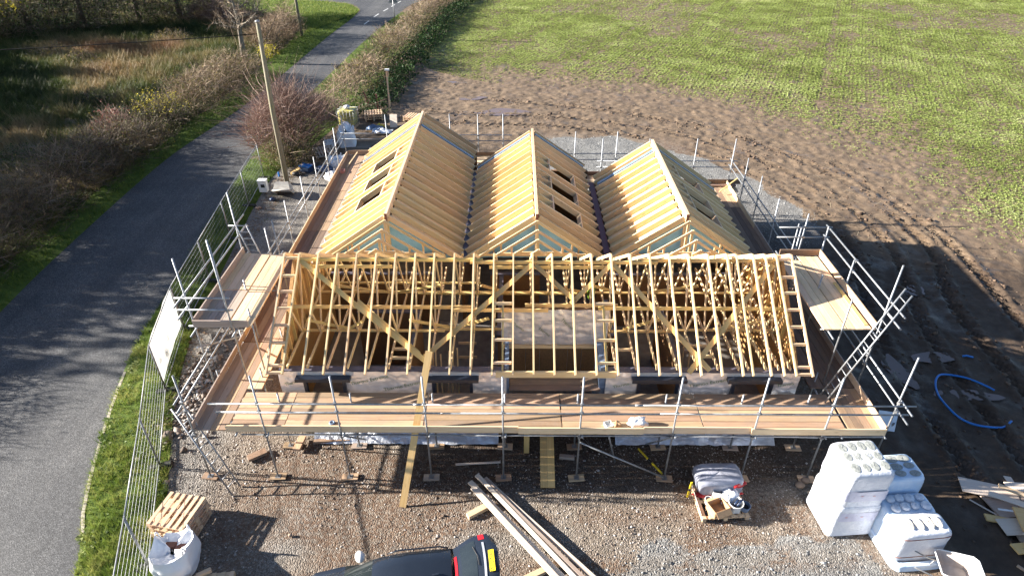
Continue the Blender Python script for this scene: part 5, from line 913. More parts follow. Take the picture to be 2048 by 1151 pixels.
mb = MB().grid(lambda u, v: M @ Vector((.02 + .2 * math.cos(u * 6.283) * math.sin(v * 3.14), -.02 + .2 * math.sin(u * 6.283) * math.sin(v * 3.14), 1.32 - .13 * math.cos(v * 3.14) + .02 * math.sin(u * 25))), 16, 8, closed_u=True).build('sack', BAGW); tag(mb, 'small white sack lying on top of the water tank', 'sack')
# ---- back left corner clutter
ps = thing('lamp_post', 'thin timber post with a small white lamp near the pallets', 'post', (-8.85, 45, 0)); beam('post', (-8.85, 45, -.1), (-8.82, 45, 2.95), .10, .10, W_PALLET, ps, up=(1, 0, 0)); box('lamp', (-8.76, 44.93, 2.98), (.3, .16, .10), WHITEP, ps); beam('bracket', (-8.70, 44.95, 2.5), (-8.70, 44.95, 2.92), .08, .05, W_PALLET, ps, up=(1, 0, 0))
for (x, y, l_, lb) in ((-10.2, 45.2, (-.45, .2, 1.35), 'left of two reddish stakes leaning behind the pallets'), (-9.7, 45.0, (-.04, .1, 1.25), 'right of two reddish stakes standing behind the pallets')): tag(beam('stake', (x, y, 0), (x + l_[0], y + l_[1], l_[2]), .09, .09, W_RED, None, (1, 0, 0)), lb, 'stake')
tag(beam('plywood_sheet', (-8.35, 42.0, .45), (-7.85, 41.9, .48), .02, .85, W_PLY, None, (0, .35, 1)), 'upright plywood offcut among the rubbish at the back corner', 'plywood')
for (x, y, w_, d_, mt, lb) in ((-9.3, 41.6, 1.1, .7, MEMBB, 'crumpled blue-grey sheet right of the water tank'), (-8.7, 41.0, 1.3, .7, SILVER, 'crumpled silver sheet in front of the plywood offcut'), (-8.9, 41.9, .6, .3, YELLOW, 'crumpled yellow bag beside the plywood offcut'), (-7.2, 41.8, .9, .6, MEMBB, 'crumpled grey plastic sheet right of the plywood offcut'), (-8.0, 35.2, 1.6, .7, MEMB, 'dark sheeting behind the left scaffold end'), (-9.4, 35.7, 1.2, .5, SILVER, 'pale sheeting beside the left scaffold end')):
    mb = MB().grid(lambda u, v: (x + (u - .5) * w_, y + (v - .5) * d_, .03 + .3 * abs(noise.noise(Vector((u * 3 + x, v * 3 + y, 1)))) + .12 * abs(noise.noise(Vector((u * 7, v * 7, x))))), 20, 14).build('crumpled_sheet', mt); tag(mb, lb, 'sheet', 'crumpled sheets at the back corner')
mb = thing('meter_box', 'grey electricity meter box standing by the far fence', 'meter box', (-13.45, 31.8, 0)); box('case', (-13.45, 31.8, .45), (.42, .3, .62), WHITEP, mb); box('hood', (-13.45, 31.8, .78), (.46, .34, .05), WHITEP, mb); box('window', (-13.42, 31.64, .5), (.2, .02, .18), BLACKP, mb); pole('post', (-13.45, 31.85, 0), (-13.45, 31.85, .3), .05, W_POLE, mb)
hp = thing('mixing_trough', 'upturned dirty cream trough leaning by the utility pole', 'trough', (-12.3, 31.2, 0)); M = T(-12.3, 31.35, 0, R(4)) @ Matrix.Rotation(R(-38), 4, 'X')
mb = MB(); a8 = [(-.45, -.5), (.45, -.5), (.45, .5), (-.45, .5)]; b8 = [(-.33, -.36), (.33, -.36), (.33, .36), (-.33, .36)]
mb.add([M @ Vector((x, y, .25)) for x, y in a8] + [M @ Vector((x, y, .75)) for x, y in b8], [(4, 5, 6, 7), (0, 1, 5, 4), (1, 2, 6, 5), (2, 3, 7, 6), (3, 0, 4, 7)]); mb.build('tub', CREAM, hp); MB().tube([M @ Vector((x, y, .25)) for x, y in a8 + a8[:1]], .035, 6).build('rim', CREAM, hp); MB().tube([M @ Vector(p) for p in ((.46, -.35, .3), (.58, -.3, .32), (.58, .3, .32), (.46, .35, .3))], .025, 6).build('handle', CREAM, hp)
tb = thing('tool_box', 'dark blue tool box beside the foot of the thorn bush', 'tool box', (-12.0, 34.7, 0)); M = T(-12.0, 34.75, 0, R(-18)); o = MB().box((0, 0, .17), (.62, .4, .34), M).build('case', NAVYP, tb); MB().box((0, 0, .36), (.66, .44, .07), M).build('lid', BLUEP, tb); MB().box((0, -.215, .2), (.5, .02, .2), M).build('front_panel', MEMBB, tb)
tag(beam('offcut_board', (-12.75, 34.2, .06), (-12.3, 34.55, .3), .26, .04, W_BRACE), 'orange offcut board right of the utility pole foot', 'board')
bt = MB().grid(lambda u, v: (-13.35 + (.055 if v < .7 else .055 - .12 * (v - .7)) * math.cos(u * 6.283), 34.0 + (.055 if v < .7 else .055 - .12 * (v - .7)) * math.sin(u * 6.283), .02 + .28 * v), 12, 8, closed_u=True).build('bottle', BLUEP); tag(bt, 'small blue bottle by the foot of the utility pole', 'bottle')
bl = MB().grid(lambda u, v: (-12.45 + .2 * math.cos(u * 6.283) * math.sin(v * 3.14), 34.15 + .16 * math.sin(u * 6.283) * math.sin(v * 3.14), .12 - .12 * math.cos(v * 3.14)), 14, 8, closed_u=True).build('rubbish_sack', BLACKP); tag(bl, 'small black rubbish sack beside the tool box', 'sack')
bl = MB().grid(lambda u, v: (-10.9 + .5 * math.cos(u * 6.283) * math.sin(v * 3.14), 34.6 + .3 * math.sin(u * 6.283) * math.sin(v * 3.14), .22 - .22 * math.cos(v * 3.14)), 16, 8, closed_u=True).build('rubbish_sack', NAVYP); tag(bl, 'dark rubbish sack beside the slumped white bag', 'sack')
bl = MB().grid(lambda u, v: (-12.75 + .16 * math.cos(u * 6.283) * math.sin(v * 3.14), 30.9 + .14 * math.sin(u * 6.283) * math.sin(v * 3.14), .1 - .1 * math.cos(v * 3.14)), 12, 6, closed_u=True).build('crumpled_bag', NAVYP); tag(bl, 'small dark crumpled bag left of the cream trough', 'bag')
def rock(name, x, y, r_, lb, mat, sq=.7):
    mb = MB().grid(lambda u, v: (x + r_ * (1 + .3 * noise.noise(Vector((math.cos(u * 6.283), math.sin(u * 6.283), v * 2 + x)))) * math.cos(u * 6.283) * math.sin(v * 3.14), y + r_ * .8 * (1 + .3 * noise.noise(Vector((math.cos(u * 6.283), math.sin(u * 6.283), v * 3 + y)))) * math.sin(u * 6.283) * math.sin(v * 3.14), r_ * sq * (.85 - math.cos(v * 3.14))), 12, 8, closed_u=True).build(name, mat); return tag(mb, lb, 'rock')
ROCK = plain('sandstone', (.34, .24, .17), (.24, .17, .12), .85, 0, 5, .4, 20)
rock('boulder', -11.95, 20.15, .34, 'round brown boulder at the foot of the fence beyond the banner', ROCK, .9); rock('rock', 8.2, 12.45, .14, 'left of two pale stones beside the wrapped insulation', ROCK); rock('rock', 8.42, 12.62, .13, 'right of two pale stones beside the wrapped insulation', ROCK); rock('rock', -13.2, 30.0, .16, 'pale flat stone on the gravel below the meter box', ROCK, .4)
rock('rock', -5.98, 10.75, .06, 'single pale stone on the gravel right of the pallet shadow', ROCK)
# ---- boards leaning and lying in front
tag(beam('prop_board', (-3.12, 11.70, .0), (-2.38, 14.02, 3.68), .19, .045, W_BRACE, None, (0, -1, .6)), 'long yellow plank propped from the ground against the front eave', 'plank')
for k, (x, mt) in enumerate(((.85, W_BRACE), (1.06, W_BRACE))): tag(beam('ramp_board', (x, 12.35, .05), (x + .03, 14.75, .62), .205, .045, mt, None), ['left', 'right'][k] + ' plank of the ramp rising into the porch', 'plank', 'planks of the porch ramp')
tag(beam('upright_post', (.36, 13.70, 0), (.36, 13.75, 1.2), .16, .06, W_BRACE, None, (0, 1, 0)), 'short timber post standing under the platform left of the ramp', 'post')
tag(beam('batten', (-1.75, 13.18, .05), (-.42, 13.28, .05), .05, .04, W_PLY), 'pale batten lying on the ground under the front platform', 'batten')
tag(beam('block', (1.35, 13.5, .06), (1.8, 13.45, .06), .12, .1, W_GREYB), 'grey timber block lying right of the porch ramp', 'block')
for (x, y, z, l_, a_, lb) in ((-6.62, 13.65, .12, .55, 85, 'upper of two timber blocks below the front left platform'), (-8.0, 13.35, .06, .55, 35, 'timber block lying below the front left platform corner'), (-6.2, 14.1, .06, 1.1, 4, 'sole plank lying along the wall at the front left')): tag(beam('timber_block', (x, y, z), (x + l_ * math.cos(R(a_)), y + l_ * math.sin(R(a_)), z), .22, .1, W_BOARD), lb, 'block')
pile = [((-1.10, 12.70), (2.15, 8.95), .13, .047, .155, W_PLY), ((-1.28, 12.45), (1.75, 8.85), .15, .047, .160, W_PLY), ((-.85, 12.60), (2.35, 9.05), .10, .045, .150, W_GREYB), ((-1.0, 12.55), (1.95, 8.90), .10, .05, .215, W_PLY), ((-.80, 12.42), (2.2, 8.9), .09, .04, .205, W_GREYB), ((-.62, 12.35), (2.48, 9.0), .05, .04, .16, W_PLY), ((-1.18, 12.2), (1.55, 8.8), .15, .05, .222, W_PLY)]
for k, (a, b_, w_, h_, z, mt) in enumerate(pile): tag(beam('plank', (*a, z), (*b_, z + .004 * k), w_, h_, mt), ['long pale plank second from the left in the heap right of the car', 'wide pale plank at the left of the heap right of the car', 'grey plank on the right side of the heap right of the car', 'pale plank lying on top in the middle of the heap', 'narrow grey plank lying on top of the heap right of the car', 'thin pale lath at the far right of the plank heap', 'wide pale plank lying on top at the left of the heap'][k], 'plank', 'planks in the long heap by the car')
tag(beam('bearer', (-1.28, 11.35, .065), (-.62, 11.78, .065), .17, .12, W_PALLET), 'timber bearer under the far end of the plank heap', 'bearer'); tag(beam('bearer', (.28, 9.5, .065), (1.35, 10.05, .065), .15, .12, W_PALLET), 'timber bearer under the near end of the plank heap', 'bearer')
# ---- spirit levels, hose
def level(label, p, q): r = thing('spirit_level', label, 'spirit level', p, 'yellow spirit levels'); p, q = Vector(p), Vector(q); beam('bar', p, p.lerp(q, .42), .05, .03, YELLOW, r); beam('grip', p.lerp(q, .425), p.lerp(q, .575), .055, .034, BLACKP, r); beam('bar', p.lerp(q, .58), q, .05, .03, YELLOW, r)
level('yellow spirit level lying under the platform by the diagonal brace', (3.78, 13.85, .03), (4.33, 12.88, .03)); level('yellow spirit level standing at the left of the loaded pallet', (4.88, 12.05, .05), (4.88, 11.95, .78))
hz_ = smooth([(16.25, 16.5), (15.6, 17.15), (14.95, 17.3), (14.5, 16.95), (14.2, 16.1), (14.3, 15.3), (14.75, 14.85), (15.4, 14.78), (15.9, 15.05)], 8)
tag(MB().tube([(x, y, .05 + .02 * math.sin(k * .4)) for k, (x, y) in enumerate(hz_)], .034, 8).build('water_pipe', BLUEP), 'blue plastic water pipe curling on the dark mud', 'pipe')
tag(MB().tube([(15.5, 20.0, .04), (15.42, 20.35, .06), (15.5, 20.6, .04)], .03, 6).build('pipe_offcut', BLUEP) if False else MB().tube([(16.55, 18.25, .04), (16.35, 18.33, .05), (16.2, 18.31, .04)], .035, 6).build('pipe_offcut', BLUEP), 'short blue pipe offcut near the curled pipe', 'pipe')
pn = thing('signboard', 'white printed board and clear sheet under the right scaffold corner', 'board', (11.8, 14.6, 0)); MB().box((0, 0, .5), (.55, .04, .62), T(11.55, 14.45, 0, R(-12)) @ Matrix.Rotation(R(-22), 4, 'X')).build('panel', WRAPB, pn); beam('leg', (11.4, 14.7, 0), (11.4, 14.55, .5), .04, .04, STEEL, pn); beam('leg', (11.75, 14.65, 0), (11.75, 14.5, .5), .04, .04, STEEL, pn)
# ---- loaded pallet
lp = thing('pallet', 'pallet in front loaded with boxes, tubs and a wrapped bag', 'pallet', (5.72, 11.9, 0)); M = T(5.72, 11.85, 0, R(4)); pallet(lp, M @ T(0, 0, .01), n_top=7, w_=1.3, d_=1.15); 
def pillow(name, c, s, mat, parent=None, rz=0, e=.45, seed=0, amp=.12, ez=.8):
    M = T(*c, rz)
    def fn(u, v):
        t = u * 2 * math.pi; p = (v - .5) * math.pi; sq = lambda q, k=e: math.copysign(abs(q) ** k, q); cp = abs(math.cos(p)) ** ez
        d_ = 1 + amp * noise.noise(Vector((math.cos(t) * 2 + seed, math.sin(t) * 2, v * 4))); return M @ Vector((sq(math.cos(t)) * cp * s[0] / 2 * d_, sq(math.sin(t)) * cp * s[1] / 2 * d_, s[2] / 2 + sq(math.sin(p), ez) * s[2] / 2 * d_))
    return MB().grid(fn, 32, 16, closed_u=True).build(name, mat, parent)
wb = thing('wrapped_bag', 'grey shrink-wrapped bag with red film at the back of the loaded pallet', 'bag', (5.75, 12.4, .16)); pillow('wrap', (5.74, 12.35, .14), (1.32, .8, .62), GREYW, wb, R(3), .4, 1, .08, .5); pillow('red_film', (5.72, 12.05, .13), (1.28, .22, .1), REDP, wb, R(3), .6, 3, .3); pillow('red_film', (6.22, 12.14, .5), (.42, .34, .14), REDP, wb, R(20), .5, 4, .25)
def carton(label, x, y, z, s, rz, mat, flaps=True, cat='box', name='carton'):
    r = thing(name, label, cat, (x, y, z), None, 0); M = T(x, y, z, rz); w_, d_, h_ = s; t = .012
    for (c_, q) in (((0, -d_ / 2, h_ / 2), (w_, t, h_)), ((0, d_ / 2, h_ / 2), (w_, t, h_)), ((-w_ / 2, 0, h_ / 2), (t, d_ - t, h_)), ((w_ / 2, 0, h_ / 2), (t, d_ - t, h_)), ((0, 0, t), (w_ - t, d_ - t, t))): MB().box(c_, q, M).build('side', mat, r)
    if flaps:
        for (c_, q, ax, an) in (((0, -d_ / 2 - .02, h_), (w_, d_ * .42, t), 'X', 35), ((0, d_ / 2, h_), (w_, d_ * .42, t), 'X', -30), ((w_ / 2, 0, h_), (w_ * .4, d_, t), 'Y', 30)):
            sgn = -1 if (c_[1] < 0) else 1; off = (0, sgn * d_ * .2, 0) if ax == 'X' else (w_ * .2, 0, 0); MB().box(off, q, M @ Matrix.Translation(c_) @ Matrix.Rotation(R(an), 4, ax)).build('flap', mat, r)
    return r
carton('open brown cardboard box on the loaded pallet', 5.55, 11.48, .17, (.46, .38, .26), R(22), CARD); carton('open white box of packets on the loaded pallet', 5.72, 11.98, .17, (.38, .32, .3), R(-12), WHITEP)
def tub(label, x, y, z, r_, h_, mat, sides=20, cat='tub', name='tub', inner=None):
    o = thing(name, label, cat, (x, y, z)); MB().grid(lambda u, v: (x + (r_ * (.85 + .15 * v)) * math.cos(u * 6.283), y + r_ * (.85 + .15 * v) * math.sin(u * 6.283), z + h_ * v), sides, 2, closed_u=True, smooth=sides > 8).build('wall', mat, o); MB().add([(x + r_ * .86 * math.cos(k * 6.283 / sides), y + r_ * .86 * math.sin(k * 6.283 / sides), z + h_ * .4) for k in range(sides)], [tuple(range(sides))]).build('inside', inner or mat, o); MB().tube([(x + r_ * math.cos(k * 6.283 / 20), y + r_ * math.sin(k * 6.283 / 20), z + h_) for k in range(21)], .012, 5).build('rim', mat, o); return o
tub('white six-sided tub with blue tubes on the loaded pallet', 6.05, 11.55, .17, .2, .28, WHITEP, 6, inner=NAVYP); tub('round black-and-white bucket at the right of the loaded pallet', 6.32, 11.55, .17, .14, .16, MEMBB, inner=BLACKP); tub('small white paint pot on the loaded pallet', 5.36, 11.72, .17, .1, .2, WHITEP)
for k, (dx, a_) in enumerate(((-.05, .5), (.05, .62))): tag(MB().tube([(6.02 + dx, 11.5, .36), (6.02 + dx + .18, 11.64, .46)], .035, 8).build('sealant_tube', NAVYP), ['left', 'right'][k] + ' blue sealant tube in the six-sided tub', 'tube')
pb = pillow('plastic_bag', (5.98, 11.86, .17), (.44, .4, .34), WRAP, None, .4, .6, 7, .4); tag(pb, 'clear white plastic bag slumped on the loaded pallet', 'bag'); pb = pillow('plastic_bag', (5.86, 11.72, .17), (.3, .26, .2), BAGW, None, 1.1, .6, 9, .4); tag(pb, 'crumpled white bag beside the open brown box', 'bag')
tag(beam('plywood_strip', (5.02, 12.25, .3), (5.12, 11.35, .1), .22, .015, W_PLY, None, (1, 0, .4)), 'pale plywood strip leaning on the left side of the loaded pallet', 'plywood')
# ---- wrapped insulation
def pack(parent, cx, cy, z0, z1, w_, d_, rz, mat, e=.22, seed=0, flare=0, top=True):
    M = T(cx, cy, 0, rz)
    def fn(u, v):
        t = u * 2 * math.pi; sq = lambda q: math.copysign(abs(q) ** e, q); k = 1 - .10 * max(0, (v - .9) / .1) ** 2 + flare * max(0, .15 - v) / .15 + .02 * noise.noise(Vector((math.cos(t) * 3, math.sin(t) * 3, v * 3 + seed))) + .012 * noise.noise(Vector((math.cos(t) * 9, math.sin(t) * 9, v * 5 + seed))) + .016 * abs(math.cos(t * 4 * 2)) * math.sin(min(1, v * 1.1) * math.pi) ** .3
        return M @ Vector((sq(math.cos(t)) * w_ / 2 * k, sq(math.sin(t)) * d_ / 2 * k, z0 + (z1 - z0) * v))
    mb = MB().grid(fn, 48, 14, closed_u=True); n = len(mb.v)
    if top:
        for s_ in (.9, .6, .3):
            ring = [M @ Vector((((M.inverted() @ Vector(mb.v[n - 48 + k])).x) * s_, ((M.inverted() @ Vector(mb.v[n - 48 + k])).y) * s_, z1 + .02 * (1 - s_))) for k in range(48)]; b0 = len(mb.v); mb.v += [tuple(p) for p in ring]; prev = n - 48 if s_ == .9 else b0 - 48
            for k in range(48): mb.f.append((prev + k, prev + (k + 1) % 48, b0 + (k + 1) % 48, b0 + k)); mb.sm.append(True)
        mb.f.append(tuple(range(len(mb.v) - 48, len(mb.v)))); mb.sm.append(True)
    mb.build('wrapping', mat, parent)
    return M
def rolls(parent, M, z, w_, d_, nx_, ny_, mat, r_=None, hh=.03):
    for i in range(nx_):
        for j in range(ny_):
            cx = (-.5 + (i + .5) / nx_) * w_ * .88 + random.uniform(-.022, .022); cy = (-.5 + (j + .5) / ny_) * d_ * .88 + random.uniform(-.022, .022); jj = random.uniform(.84, 1.08); rx_ = w_ * .88 / nx_ * .48 * jj; ry_ = d_ * .88 / ny_ * .46 * jj
            MB().grid(lambda u, v: M @ Vector((cx + rx_ * (1 - .9 * v ** 2) * math.cos(u * 6.283), cy + ry_ * (1 - .9 * v ** 2) * math.sin(u * 6.283), z + .024 + hh * v * (2 - v) + .012 * noise.noise(Vector((i * 3.1 + math.cos(u * 6.283) * 2, j * 2.7 + math.sin(u * 6.283) * 2, v * 3))))), 18, 5, closed_u=True).build('roll_end', mat, parent)
            
st = thing('insulation_stack', 'tall white stretch-wrapped stack of insulation rolls', 'insulation', (8.87, 11.5, 0), 'wrapped insulation stacks'); rz = R(5)
pallet(st, T(8.87, 11.46, 0, rz), n_top=5, w_=1.18, d_=1.14)
M = pack(st, 8.87, 11.46, .06, 1.2, 1.24, 1.22, rz, WRAP, .2, 1, .05, False); M = pack(st, 8.88, 11.46, 1.17, 2.38, 1.17, 1.17, rz, WRAP, .2, 5)
rolls(st, M, 2.365, 1.16, 1.16, 4, 3, ROLL, hh=.008)
M1 = T(8.88, 11.46, 0, R(5)); PINKM = plain('faded_red_print', (.58, .34, .36), (.52, .3, .32), .4)
for (z0, z1, t0, t1) in ((1.42, 1.78, -2.25, -.95), (.62, .95, -2.2, -1.0), (1.5, 1.72, 2.75, 3.3), (.7, .9, 2.8, 3.4), (1.9, 2.1, 2.9, 3.25)):
    MB().grid(lambda u, v: M1 @ Vector((math.copysign(abs(math.cos(t0 + (t1 - t0) * u)) ** .2, math.cos(t0 + (t1 - t0) * u)) * .618, math.copysign(abs(math.sin(t0 + (t1 - t0) * u)) ** .2, math.sin(t0 + (t1 - t0) * u)) * .618, z0 + (z1 - z0) * v + .02 * math.sin(u * 7))), 24, 4).build('printed_band', LABELM, st)
for (x, z) in ((-.12, 1.62), (.2, 1.6), (-.3, .8), (.12, .78)): MB().grid(lambda u, v: M1 @ Vector((x + .04 * v * math.cos(u * 6.283), -.624, z + .022 * v * math.sin(u * 6.283))), 12, 2, closed_u=True).build('red_mark', PINKM, st)
s2 = thing('insulation_stack', 'lower stack of bluish wrapped insulation packs with shaded rear pack', 'insulation', (10.2, 11, 0), 'wrapped insulation stacks'); rz = R(6)
M = pack(s2, 10.24, 10.36, .08, 1.18, 1.34, .66, rz, WRAP, .3, 11, .03); rolls(s2, M, 1.20, 1.15, .52, 4, 1, plain('cream_roll', (.72, .66, .55), (.6, .55, .46), .5), hh=.008)
M = pack(s2, 10.20, 11.02, .08, 1.12, 1.34, .66, rz, WRAPB, .3, 14); rolls(s2, M, 1.13, 1.22, .62, 4, 2, WRAP, hh=.08)
M = pack(s2, 10.12, 11.80, .08, 1.62, 1.3, .9, rz, WRAPB, .3, 17); rolls(s2, M, 1.62, 1.2, .86, 3, 3, ROLL, hh=.008)
M = pack(s2, 10.2, 10.95, .0, .2, 1.42, 2.2, rz, WRAPB, .25, 19, .02, False)
for (z, yo) in ((1.02, 0), (.32, 0)):
    MB().tube([T(10.24, 10.36, z, rz) @ Vector((math.copysign(abs(math.cos(t)) ** .3, math.cos(t)) * .675, math.copysign(abs(math.sin(t)) ** .3, math.sin(t)) * .337, 0)) for t in np.linspace(0, 6.2832, 49)], .012, 5).build('strap', W_RED, s2)
# ---- wheelbarrow
wbw = thing('wheelbarrow', 'mortar-stained wheelbarrow at the bottom right by the insulation', 'wheelbarrow', (10.85, 9.55, 0)); M = T(10.85, 9.55, 0, R(-14))
mb = MB(); o8 = [(-.42, -.34), (-.30, -.38), (.42, -.30), (.52, -.2), (.52, .2), (.42, .30), (-.30, .38), (-.42, .34)]; i8 = [(x * .55 + (.02), y * .55) for x, y in o8]
mb.add([M @ Vector((x, y, .66 + .06 * (x > .4))) for x, y in o8] + [M @ Vector((x, y, .36)) for x, y in i8], [tuple(range(15, 7, -1))[::-1]] + [(k, (k + 1) % 8, 8 + (k + 1) % 8, 8 + k) for k in range(8)]); mb.build('tray', BARROW, wbw); MB().tube([M @ Vector((x, y, .665 + .06 * (x > .4))) for x, y in o8 + o8[:1]], .018, 6).build('rim', WHITEP, wbw)
for s in (-1, 1): MB().tube([M @ Vector(p) for p in ((.7, s * .05, .2), (.35, s * .2, .34), (-.5, s * .26, .40), (-1.0, s * .28, .62))], .018, 6).build('handle', STEELD, wbw); MB().tube([M @ Vector(p) for p in ((-.35, s * .25, .38), (-.42, s * .27, .02))], .016, 6).build('leg', STEELD, wbw)
wh = MB().grid(lambda u, v: M @ Vector((.78 + (.17 + .04 * math.cos(v * 6.283)) * math.cos(u * 6.283), .05 * math.sin(v * 6.283), .20 + (.17 + .04 * math.cos(v * 6.283)) * math.sin(u * 6.283))), 24, 10, closed_u=True).build('wheel', BLACKP, wbw)
# ---- heap of ply and timber offcuts, each piece its own
k = 0
for (x, y, z, w_, d_, rz, tx, ty, mt, lb) in [
    (13.45, 12.25, .16, 1.5, .5, -14, 4, 3, W_PLY, 'long grey-white ply sheet at the top of the scrap heap'), (14.5, 12.15, .38, 1.3, .30, -9, 3, -6, W_PLY, 'long ply strip lying across the top right of the scrap heap'), (14.2, 12.45, .2, .22, .5, -5, 0, 8, W_PLY, 'small ply strip poking up behind the scrap heap'),
    (14.25, 11.72, .45, 1.7, .13, -28, 2, 4, W_PALLET, 'orange batten lying diagonally on the scrap heap'), (14.0, 11.55, .36, 1.8, .2, -32, 2, -3, W_PLY, 'white ply strip running diagonally beside the orange batten'), (13.25, 11.28, .1, .85, .22, -12, 0, 3, W_BRACE, 'yellow timber offcut at the left edge of the scrap heap'),
    (13.35, 11.05, .14, .62, .5, 4, 3, 2, W_PLY, 'squarish white ply offcut at the left of the scrap heap'), (13.65, 11.15, .3, .28, .72, -10, 6, 3, W_BRACE, 'short yellow board standing out of the scrap heap'), (14.05, 11.25, .28, .3, .8, 22, 4, 6, W_BOARD, 'brown board under the pale sheets in the scrap heap'),
    (13.72, 10.62, .36, .72, .48, 28, -3, 4, W_PLY, 'clean ply square on the front of the scrap heap'), (14.4, 11.05, .34, .6, .62, -14, 6, -8, W_PLY, 'tilted white ply sheet at the right of the scrap heap'), (14.2, 10.55, .22, .9, .5, -18, 2, 2, W_PLY, 'ply sheet under the clean square in the scrap heap'),
    (13.25, 10.42, .1, .5, .3, 8, 0, 4, W_BRACE, 'yellow block low in the middle of the scrap heap'), (13.6, 10.28, .12, .5, .22, 14, 0, -4, W_BOARD, 'brown block beside the yellow block in the scrap heap'), (13.95, 10.05, .22, 1.6, .16, -8, 2, 2, W_PLY, 'long white batten across the lower scrap heap'),
    (14.0, 9.85, .1, 1.4, .12, -6, 0, 2, W_BOARD, 'brown batten under the long white batten'), (13.1, 9.6, .06, .9, .07, -52, 0, 0, W_PALLET, 'thin stick at the lower left of the scrap heap'), (13.45, 9.75, .1, .7, .09, 20, 0, 4, W_PALLET, 'short stick crossing the lower scrap heap'), (13.75, 9.35, .16, .7, .5, 2, 4, 3, W_PLY, 'pale sunlit ply sheet at the bottom right corner'),
    (13.05, 11.72, .05, .75, .04, -46, 0, 2, W_PLY, 'thin white lath left of the scrap heap'), (13.6, 11.42, .3, .85, .05, -9, 0, 1, WHITEP, 'thin white lath lying across the scrap heap'), (14.75, 11.6, .4, .8, .34, 12, -5, 6, W_PLY, 'ply sheet at the right edge of the scrap heap'), (14.9, 10.6, .3, .7, .6, 30, 5, -7, W_BOARD, 'brown ply sheet at the right frame edge of the scrap heap'), (13.9, 11.9, .08, 1.4, .9, 10, 0, 0, W_GREYB, 'large grey sheet at the bottom of the scrap heap'), (14.1, 10.6, .06, 1.5, 1.0, -8, 0, 0, W_GREYB, 'second large grey sheet under the scrap heap')]:
    M = T(x, y, z, R(rz)) @ Matrix.Rotation(R(tx), 4, 'X') @ Matrix.Rotation(R(ty), 4, 'Y'); th_ = .018 if mt in (W_PLY, WHITEP) else .045
    o = bpy.data.objects.new('offcut', boxmesh(w_, d_, th_, mt)); put(o, None, M @ Matrix.Translation((-w_ / 2, 0, 0))); tag(o, lb, 'offcut', 'offcuts in the scrap heap')
# ---- small things on the decks
pw = pillow('plastic_bag', (3.42, 13.02, ZP), (.52, .3, .26), BAGW, None, .1, .6, 21, .35); tag(pw, 'crumpled white plastic bag on the front platform', 'bag'); carton('small open box of fixings on the front platform', 2.62, 13.0, ZP, (.2, .22, .1), R(20), WHITEP, False)
pw = pillow('paper_bag', (2.84, 13.0, ZP), (.22, .2, .14), CARD, None, .4, .6, 23, .35); tag(pw, 'crumpled brown paper bag beside the white fixings box', 'bag')
tp = thing('tape_roll', 'grey roll of tape on the front platform left part', 'tape', (-5.12, 13.05, ZP)); MB().grid(lambda u, v: (-5.12 + (.06 + .03 * math.cos(v * 6.283)) * math.cos(u * 6.283), 13.05 + (.06 + .03 * math.cos(v * 6.283)) * math.sin(u * 6.283), ZP + .035 + .03 * math.sin(v * 6.283)), 20, 8, closed_u=True).build('roll', MEMBB, tp)
carton('small red and white carton at the far end of the left walkway', -8.7, 30.4, ZP, (.2, .26, .12), R(5), plain('pinkish_card', (.5, .2, .17), (.45, .3, .27), .6), False); tag(beam('batten', (-8.6, 31.0, ZP + .02), (-8.3, 32.3, ZP + .3), .05, .03, W_PALEB), 'thin batten leaning at the far end of the left walkway', 'batten')
for (x, y, mt, lb) in ((-1.5, 31.9, YELLOW, 'yellow tool lying on the rear platform between two roofs'), (-1.2, 32.1, NAVYP, 'dark blue tool lying on the rear platform between two roofs')): tag(beam('hand_tool', (x, y, ZP + .03), (x + .5, y + .05, ZP + .03), .07, .06, mt), lb, 'tool')
gw = pillow('green_sack', (2.55, 18.1, 2.66), (.25, .2, .55), plain('green_film', (.12, .24, .02), (.09, .18, .02), .4), None, .2, .7, 31, .2); tag(gw, 'green sack hanging among the trusses right of the porch foil', 'sack')
# ---- the parked car
CAR = plain('dark_car_paint', (.020, .026, .036), (.017, .022, .031), .22, .35, 3, coat=.8); GLASS = plain('car_glass', (.018, .024, .026), (.012, .016, .018), .05, 0, 3, spec=.8); CHROME = plain('chrome', (.72, .73, .75), (.6, .6, .62), .38, .8, 4); TAIL = plain('tail_light_red', (.45, .015, .02), (.36, .01, .015), .15, 0, 4); PLATE = plain('yellow_plate', (.85, .62, .02), (.8, .58, .02), .35, 0, 4)
hd = math.atan2(-.13, -1); fwd = Vector((math.cos(hd), math.sin(hd), 0)); M = Matrix.Translation(Vector((-.24, 8.78, 0)) + fwd * 2.38) @ Matrix.Rotation(hd, 4, 'Z')
car = thing('parked_car', 'dark grey car with its tailgate raised at the bottom of the yard', 'car', M.to_translation())
ST = [(-1.90, .60, .80, .64, .70), (-1.87, .80, .90, .86, .80), (-1.82, .97, .94, 1.02, .82), (-1.76, 1.02, .95, 1.05, .80), (-1.28, 1.02, .955, 1.57, .69), (-1.20, 1.02, .955, 1.635, .67), (-.9, 1.03, .96, 1.665, .67), (-.2, 1.03, .96, 1.68, .67), (.35, 1.02, .96, 1.64, .65), (.6, 1.01, .955, 1.56, .66), (1.32, 1.0, .94, 1.08, .78), (1.46, .99, .935, 1.04, .80), (2.0, .93, .90, .97, .78), (2.26, .82, .82, .86, .68), (2.36, .62, .72, .66, .58)]
def sec(s): x, sz, hw, tz, th_ = s; return [(x, .80 * hw, .28), (x, hw * .98, .45), (x, hw, .72 * sz), (x, hw * .985, sz), (x, th_ + .03, tz - .07), (x, th_ - .06, tz - .012), (x, th_ * .5, tz + .012), (x, 0, tz + .02)]
